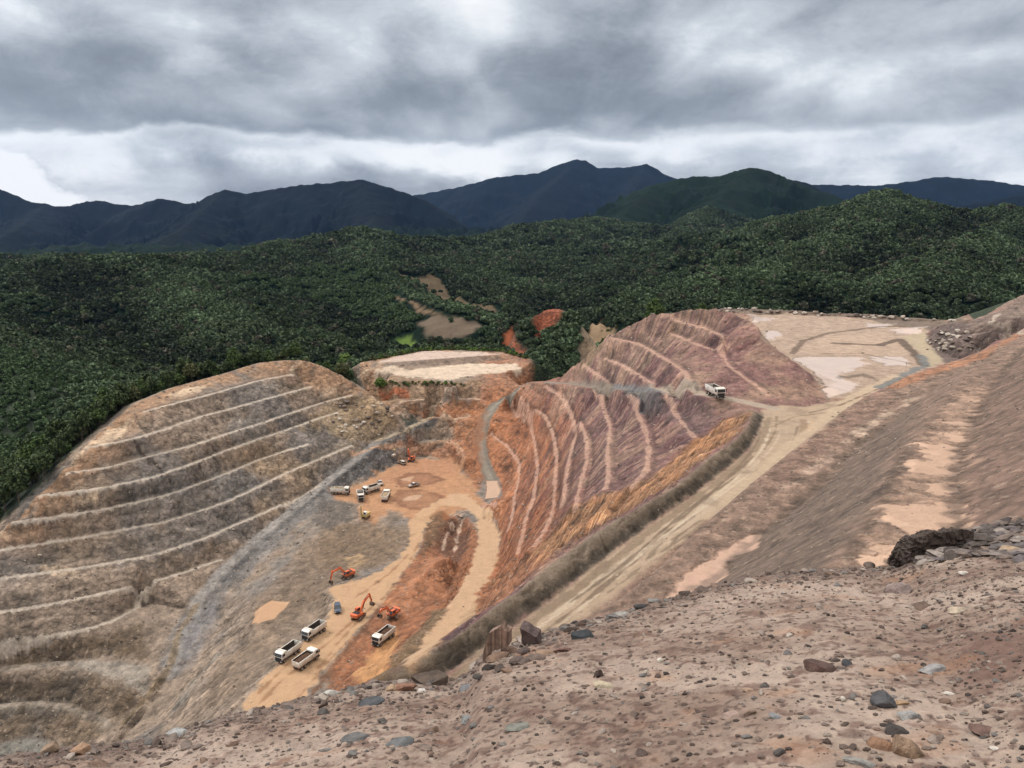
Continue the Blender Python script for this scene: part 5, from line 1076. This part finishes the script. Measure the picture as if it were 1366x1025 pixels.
def pickup(label, paint=WP, closed=False, group=None):
    t = empty('suv' if closed else 'pickup_truck', (0, 0, 0), 0, label, 'car' if closed else 'pickup', group)
    prof = [(-2.5, .45), (-2.5, 1.0), (-.55, 1.05), (-.6, 1.05), (1.2, 1.08), (2.35, .95), (2.5, .75), (2.5, .45)] if not closed else [(-2.4, .45), (-2.42, 1.05), (1.2, 1.08), (2.3, .95), (2.42, .7), (2.42, .45)]
    b = MBd().prism(prof, -.92, .92).out('body', paint, t, .06)
    if not closed: MBd().box(-2.38, -.75, -.74, .74, 1.02, 1.05).out('cargo_bed', BK, b); MBd().box(-2.5, -.7, .8, .92, 1.0, 1.18).box(-2.5, -.7, -.92, -.8, 1.0, 1.18).box(-2.52, -2.44, -.9, .9, .98, 1.18).out('bed_rail', paint, b)
    xr = -2.25 if closed else -.65
    MBd().loft([[(xr, -.84, 1.05), (xr+.22, -.7, 1.68), (xr+.22, .7, 1.68), (xr, .84, 1.05)], [(.35, -.84, 1.05), (.25, -.7, 1.68), (.25, .7, 1.68), (.35, .84, 1.05)], [(1.25, -.84, 1.06), (.5, -.7, 1.6), (.5, .7, 1.6), (1.25, .84, 1.06)]]).out('window', GLS, b)
    MBd().box(xr+.2, .45, -.71, .71, 1.64, 1.73).out('roof', paint, b, .03)
    for s in (-1, 1):
        for x in (-1.5, 1.55): wheel(x, s*.82, .36, .24, t)
        MBd().box(2.42 if closed else 2.49, 2.53 if not closed else 2.45, s*.68-.16, s*.68+.16, .7, .84).out('headlight', LMP, b); MBd().box(.75, .9, s*1.0-.08, s*1.0+.08, 1.08, 1.24).out('mirror', BK, b)
    MBd().box(2.4, 2.56, -.88, .88, .4, .62).box(-2.58, -2.44, -.88, .88, .4, .62).out('bumper', BK, t, .03)
    return t
def excavator(label, elbow, stick, bucket, sw=0, group='orange tracked excavators in the pit', mat=None):
    """elbow / stick: (x, z) of the boom's knee, boom tip and stick tip; bucket: curl angle; sw: undercarriage yaw"""
    mat = mat or ORP
    t = empty('excavator', (0, 0, 0), 0, label, 'excavator', group)
    und = empty('undercarriage', (0, 0, 0), sw); und.parent = t
    for s in (-1, 1):
        pts = [(-2.1, .0), (1.9, .0), (2.25, .25), (2.3, .6), (2.0, .88), (-2.1, .88), (-2.4, .6), (-2.35, .22)]
        tr_ = MBd().prism(pts, s*1.3-.3, s*1.3+.3); 
        for k in range(17): x = -2.1+k*.25; tr_.box(x, x+.12, s*1.3-.33, s*1.3+.33, -.03, .02).box(x, x+.12, s*1.3-.33, s*1.3+.33, .86, .91)
        tr_.out('track', TRK, und)
    MBd().box(-1.3, 1.3, -1.1, 1.1, .35, .8).cyl((0, 0, .8), (0, 0, 1.08), .8, 20).out('car_body', TRK, und)
    h = MBd().prism([(-2.5, 1.08), (1.5, 1.08), (1.5, 1.5), (.3, 1.9), (-1.7, 2.1), (-1.75, 1.4), (-2.5, 1.3)], -1.4, 1.4).out('house', mat, t, .05)
    ang = np.linspace(-1, 1, 9); MBd().loft([[(-1.8, -1.45, z)]+[(-2.15-.75*math.cos(a*1.2), 1.45*a, z) for a in ang]+[(-1.8, 1.45, z)] for z in (1.15, 2.15)]).out('counterweight', mat, h, .04)
    MBd().box(-1.7, -.2, -1.1, 1.1, 2.03, 2.2).cyl((-.9, -.7, 2.1), (-.9, -.7, 2.7), .09, 8).out('engine_cover', BK, h)
    c = MBd().prism([(-.2, 1.5), (1.65, 1.5), (1.72, 2.1), (1.35, 3.0), (-.2, 3.05)], .45, 1.4).out('cab', mat, t, .04)
    MBd().prism([(1.69, 1.65), (1.76, 2.1), (1.42, 2.88), (1.37, 2.85)], .52, 1.33).out('windscreen', GLS, c)
    for y in (.43, 1.4): MBd().prism([(0, 2.0), (1.55, 2.0), (1.25, 2.85), (0, 2.88)], y, y+.02).out('side_window', GLS, c)
    B0 = np.array((.9, 1.7)); B1 = np.array(elbow[0]); B2 = np.array(elbow[1]); S2 = np.array(stick)
    def arm(P, W_, y0, y1, name, par):
        P = [np.array(p, float) for p in P]; up_ = []; dn = []
        for i, p in enumerate(P):
            d = (P[min(i+1, len(P)-1)]-P[max(i-1, 0)]); d /= np.linalg.norm(d); nn = np.array((-d[1], d[0])); up_.append(tuple(p+nn*W_[i])); dn.append(tuple(p-nn*W_[i]))
        return MBd().prism(up_+dn[::-1], y0, y1).out(name, mat, par, .02)
    m1 = (B0+B1)/2+(0, .12); bo = arm([B0, m1, B1, (B1+B2)/2, B2], [.22, .34, .42, .3, .18], -.28, .18, 'boom', t)
    d = (S2-B2)/np.linalg.norm(S2-B2); st = arm([B2-d*.7, B2, (B2+S2)/2, S2], [.12, .34, .24, .13], -.22, .12, 'stick', t)
    for s in (-.42, .24): MBd().cyl((1.3, s, 1.35), (B1[0]*.95, s, B1[1]-.1), .09, 8).out('boom_cylinder', SILV if s > 0 else BK, bo)
    pm = (B1+B2)/2+np.array((0, .5)); MBd().cyl((B1[0], -.05, B1[1]+.5), (*(B2-d*.6)[:1], -.05, (B2-d*.6)[1]), .09, 8).out('stick_cylinder', BK, bo)
    MBd().cyl((*(B2+d*.2)[:1]+.15, -.05, (B2+d*.2)[1]+.3), (S2[0]+.3, -.05, S2[1]+.25), .07, 8).out('bucket_cylinder', BK, st)
    ca, sa = math.cos(bucket), math.sin(bucket)
    bp = [(0, 0), (.35, -.1), (.75, -.45), (.9, -.95), (.7, -1.35), (.15, -1.5), (-.35, -1.35), (-.2, -1.25), (.2, -1.2), (.5, -1.05), (.6, -.7), (.3, -.35), (-.15, -.3)]
    R_ = [(S2[0]+(-x)*ca-z*sa, S2[1]+(-x)*sa+z*ca) for x, z in bp]
    bk = MBd().prism(R_, -.7, .6)
    for y in (-.72, .56): bk.prism([R_[k] for k in (0, 1, 2, 3, 4, 5, 6, 12)], y, y+.06)
    bk.out('bucket', TRK, t); return t
def put(o, f, r, dz=0.0, s=None):
    """front and rear contact points in the photo -> place and heading on the ground"""
    s = s or {'truck': .93, 'excavator': .8}.get(o['category'], .9)
    a = hitp(*f); b = hitp(*r); m = (a+b)/2; o.rotation_euler = (0, 0, math.atan2(a[1]-b[1], a[0]-b[0])); z = max(float(z0(np.array([m[0]+i]), np.array([m[1]+j]))[0]) for i in (-1, 0, 1) for j in (-1, 0, 1))
    o.location = (m[0], m[1], z+dz+.04); o.scale = (s,)*3; return o
T_ = 'white tipper truck '
put(truck(T_+'with empty dark bed, facing the camera, leftmost on the lower orange road', (.02, .25, SOILG)), (376, 883), (397, 868))
put(truck(T_+'with empty dark bed on the lower road, nearest the dark blue car', (.02, .2, SOILG)), (412, 853), (430, 841))
put(truck(T_+'full of brown soil, driving away, beside the leftmost truck', (.95, .35, SOIL)), (418, 880), (395, 896))
put(truck(T_+'being loaded under the excavator on the reddish lower floor', (.6, .7, SOIL)), (505, 861), (522, 848))
put(truck(T_+'loaded with pale rubble, side on, facing right on the upper floor', (1.2, .55, simple_mat('pale_load', A(200, 190, 160), .9, c2=A(120, 96, 76), scale=3, bump=.6))), (464, 660), (441, 657))
put(truck(T_+'facing the camera head on, in the middle of the upper floor', (.1, .3, SOIL)), (482, 671), (480, 660))
put(truck(T_+'with dark bed facing left, middle of the upper floor group', (.1, .2, SOILG)), (489, 659), (505, 654))
put(truck(T_+'seen from behind with pale load, rightmost of the upper floor trucks', (1.1, .35, simple_mat('tan_load', A(190, 170, 140), .9, c2=A(150, 128, 100), scale=3))), (517, 662), (512, 672))
put(truck(T_+'alone on the upper road below the spur hill', (.5, .4, SOIL)), (958, 532), (947, 527), 0, .95)
put(pickup('white pickup with green sheen parked right behind the left-facing truck', WP, False, 'white pickups on the upper floor'), (509, 650), (505, 643))
put(pickup('white pickup between the two dark muddy rings on the upper floor', WP, False, 'white pickups on the upper floor'), (545, 651), (559, 648))
put(pickup('white closed car beside the red excavator at the back of the upper floor', WP, True), (532, 618), (540, 621))
put(pickup('dark blue car with shiny roof on the lower orange road', NAVY, True), (451, 820), (450, 810))
put(excavator('orange excavator reaching left, digging the grey bank beside the lower road', ((2.9, 4.6), (6.2, 4.1)), (6.9, 1.3), .3, .5), (453, 776), (474, 767), 0, .8)
put(excavator('orange excavator seen from behind with its arm raised to the right, on the lower road', ((2.8, 4.4), (5.6, 5.5)), (6.6, 2.6), .5, .3), (484, 821), (473, 828), 0, .8)
put(excavator('orange excavator loading a truck, its boom swung left over the bed', ((2.6, 4.4), (5.4, 4.6)), (6.0, 3.9), .2, .7), (519, 828), (528, 822), .3, .8)
put(excavator('red-orange excavator with upright boom at the back of the upper floor', ((2.0, 4.8), (3.2, 7.2)), (4.4, 5.2), .8, .2), (546, 618), (551, 614), 0, .8)
def drill():
    t = empty('drill_rig', (0, 0, 0), 0, 'small pale yellow and white machine at the near edge of the upper floor', 'drill rig')
    for s in (-1, 1): MBd().prism([(-1.4, 0), (1.3, 0), (1.6, .35), (1.3, .7), (-1.4, .7), (-1.65, .35)], s*.9-.22, s*.9+.22).out('track', TRK, t)
    b = MBd().prism([(-2.0, .75), (1.2, .75), (1.2, 1.7), (.2, 2.0), (-2.0, 2.0)], -1.0, 1.0).out('engine_housing', YEL, t, .05)
    c = MBd().prism([(.3, 1.7), (1.5, 1.7), (1.4, 2.9), (.3, 2.9)], -.2, 1.0).out('cab', WP, t, .04); MBd().box(1.43, 1.5, -.1, .9, 1.95, 2.75).out('windscreen', GLS, c)
    m = MBd().box(2.3, 2.6, -.65, -.4, .1, 5.6).box(2.1, 2.3, -.75, -.3, .4, 5.2); m.cyl((1.0, -.5, 1.4), (2.2, -.5, 2.8), .12, 8); m.out('mast', YEL, t); MBd().cyl((2.65, -.52, 0), (2.65, -.52, 5.0), .06, 8).out('drill_rod', SILV, t); return t
put(drill(), (486, 694), (490, 690))
def light_tower():
    t = empty('lighting_tower', (0, 0, 0), 0, 'tiny white trailer with a short mast left of the white closed car', 'trailer')
    MBd().box(-1.0, 1.0, -.6, .6, .5, 1.5).out('housing', WP, t, .05); MBd().cyl((.6, 0, 1.5), (.6, 0, 3.6), .05, 8).box(.3, .9, -.5, .5, 3.5, 3.8).out('lamp_mast', YEL, t)
    for s in (-1, 1): wheel(0, s*.7, .3, .2, t)
    return t
put(light_tower(), (527, 616), (524, 617))
# white survey pole beside the plateau edge
p = hitp(1208, 498); sp = empty('marker_pole', p, 0, 'thin pale marker pole with a small plate at the near edge of the plateau', 'pole'); MBd().cyl((0, 0, -.3), (0, 0, 3.2), .05, 8).out('pole', RIM, sp); MBd().box(-.35, .35, -.04, .02, 2.7, 3.2).out('plate', WP, sp)
# boulders on the plateau rim and at the haul road
BC = [(196,180,160),(150,128,112),(220,208,192),(116,98,86)]
def boulders(n_, fn, smin, smax, label, group):
    for i in range(n_):
        u, v = fn(i); p = hitp(u, v); s = RS.uniform(smin, smax); o = mobj('boulder', rock_verts(3000+ri+i*3+n_, .7, IV2, 6, .08, 1.3)*s, IF2, rock_mat(BC[RS.randint(4)])); o.location = (p[0], p[1], p[2]+s*.25); o.rotation_euler = (0, 0, RS.uniform(0, 6)); tag(o, label, 'boulder', group)
boulders(60, lambda i: (RS.uniform(960, 1285), 0) and (lambda u: (u, 411+(u-960)*.045+RS.uniform(0, 5)))(RS.uniform(960, 1285)), .5, 1.3, 'pale boulder in the row along the far rim of the plateau', 'boulders on the far rim of the plateau')
boulders(50, lambda i: (RS.uniform(1236, 1300), RS.uniform(440, 470)), .4, 1.1, 'boulder tipped over the dark rubble slope right of the pale plateau road', 'boulders on the dark rubble slope')
boulders(45, lambda i: (RS.uniform(440, 525), RS.uniform(535, 582)), .4, 1.2, 'blocky boulder on the rubble slope at the shoulder of the left wall', 'boulders on the left shoulder rubble')
# loose stones all over the works: one object
sv, sf, smi = [], [], []; pts = []
while len(pts) < 34000:
    t = RS.rand(4000); Yq = np.exp(RS.uniform(math.log(35), math.log(400), 4000)); Xq = RS.uniform(-1, 1, 4000)*Yq*.72
    ok = inpoly(Xq, Yq, OUT)
    z = z0(Xq, Yq); dd = np.sqrt(Xq**2+Yq**2+z**2)
    ii = ((Yq-Yr[0])/1).astype(int)*0; rowi = np.clip(np.searchsorted(Yr, Yq), 0, NR-1); coli = np.clip(((Xq/(Yq*.75+12)+1)/2*(NC-1)).round().astype(int), 0, NC-1)
    ok &= (FLATM[rowi, coli] < .4) | (RS.rand(4000) < .06)
    for x, y, zz_, d in zip(Xq[ok], Yq[ok], ZF[rowi, coli][ok], dd[ok]): pts.append((x, y, zz_, (d/820)*(.22+1.0*RS.rand()**5)*min(1, .35+d/160)))
G = np.array(pts[:34000]); V0_, F0_ = ico(1)
VV_ = V0_[None]*(1+RS.uniform(-.35, .35, (len(G), len(V0_), 1)))*np.stack([RS.uniform(.8, 1.5, len(G)), RS.uniform(.7, 1.2, len(G)), RS.uniform(.5, 1, len(G))], -1)[:, None]*G[:, None, 3:4]+G[:, None, :3]
FF_ = (F0_[None]+np.arange(len(G))[:, None, None]*len(V0_)).reshape(-1, 3)
WM = [rock_mat(c) for c in ((188,168,144),(150,128,108),(112,94,80),(210,192,168),(136,130,122))]
ls_ = mobj('rubble', VV_.reshape(-1, 3), FF_, None, mats=WM, midx=np.repeat(RS.choice(5, len(G), p=[.28, .3, .16, .14, .12]), len(F0_))); ls_['kind'] = 'stuff'
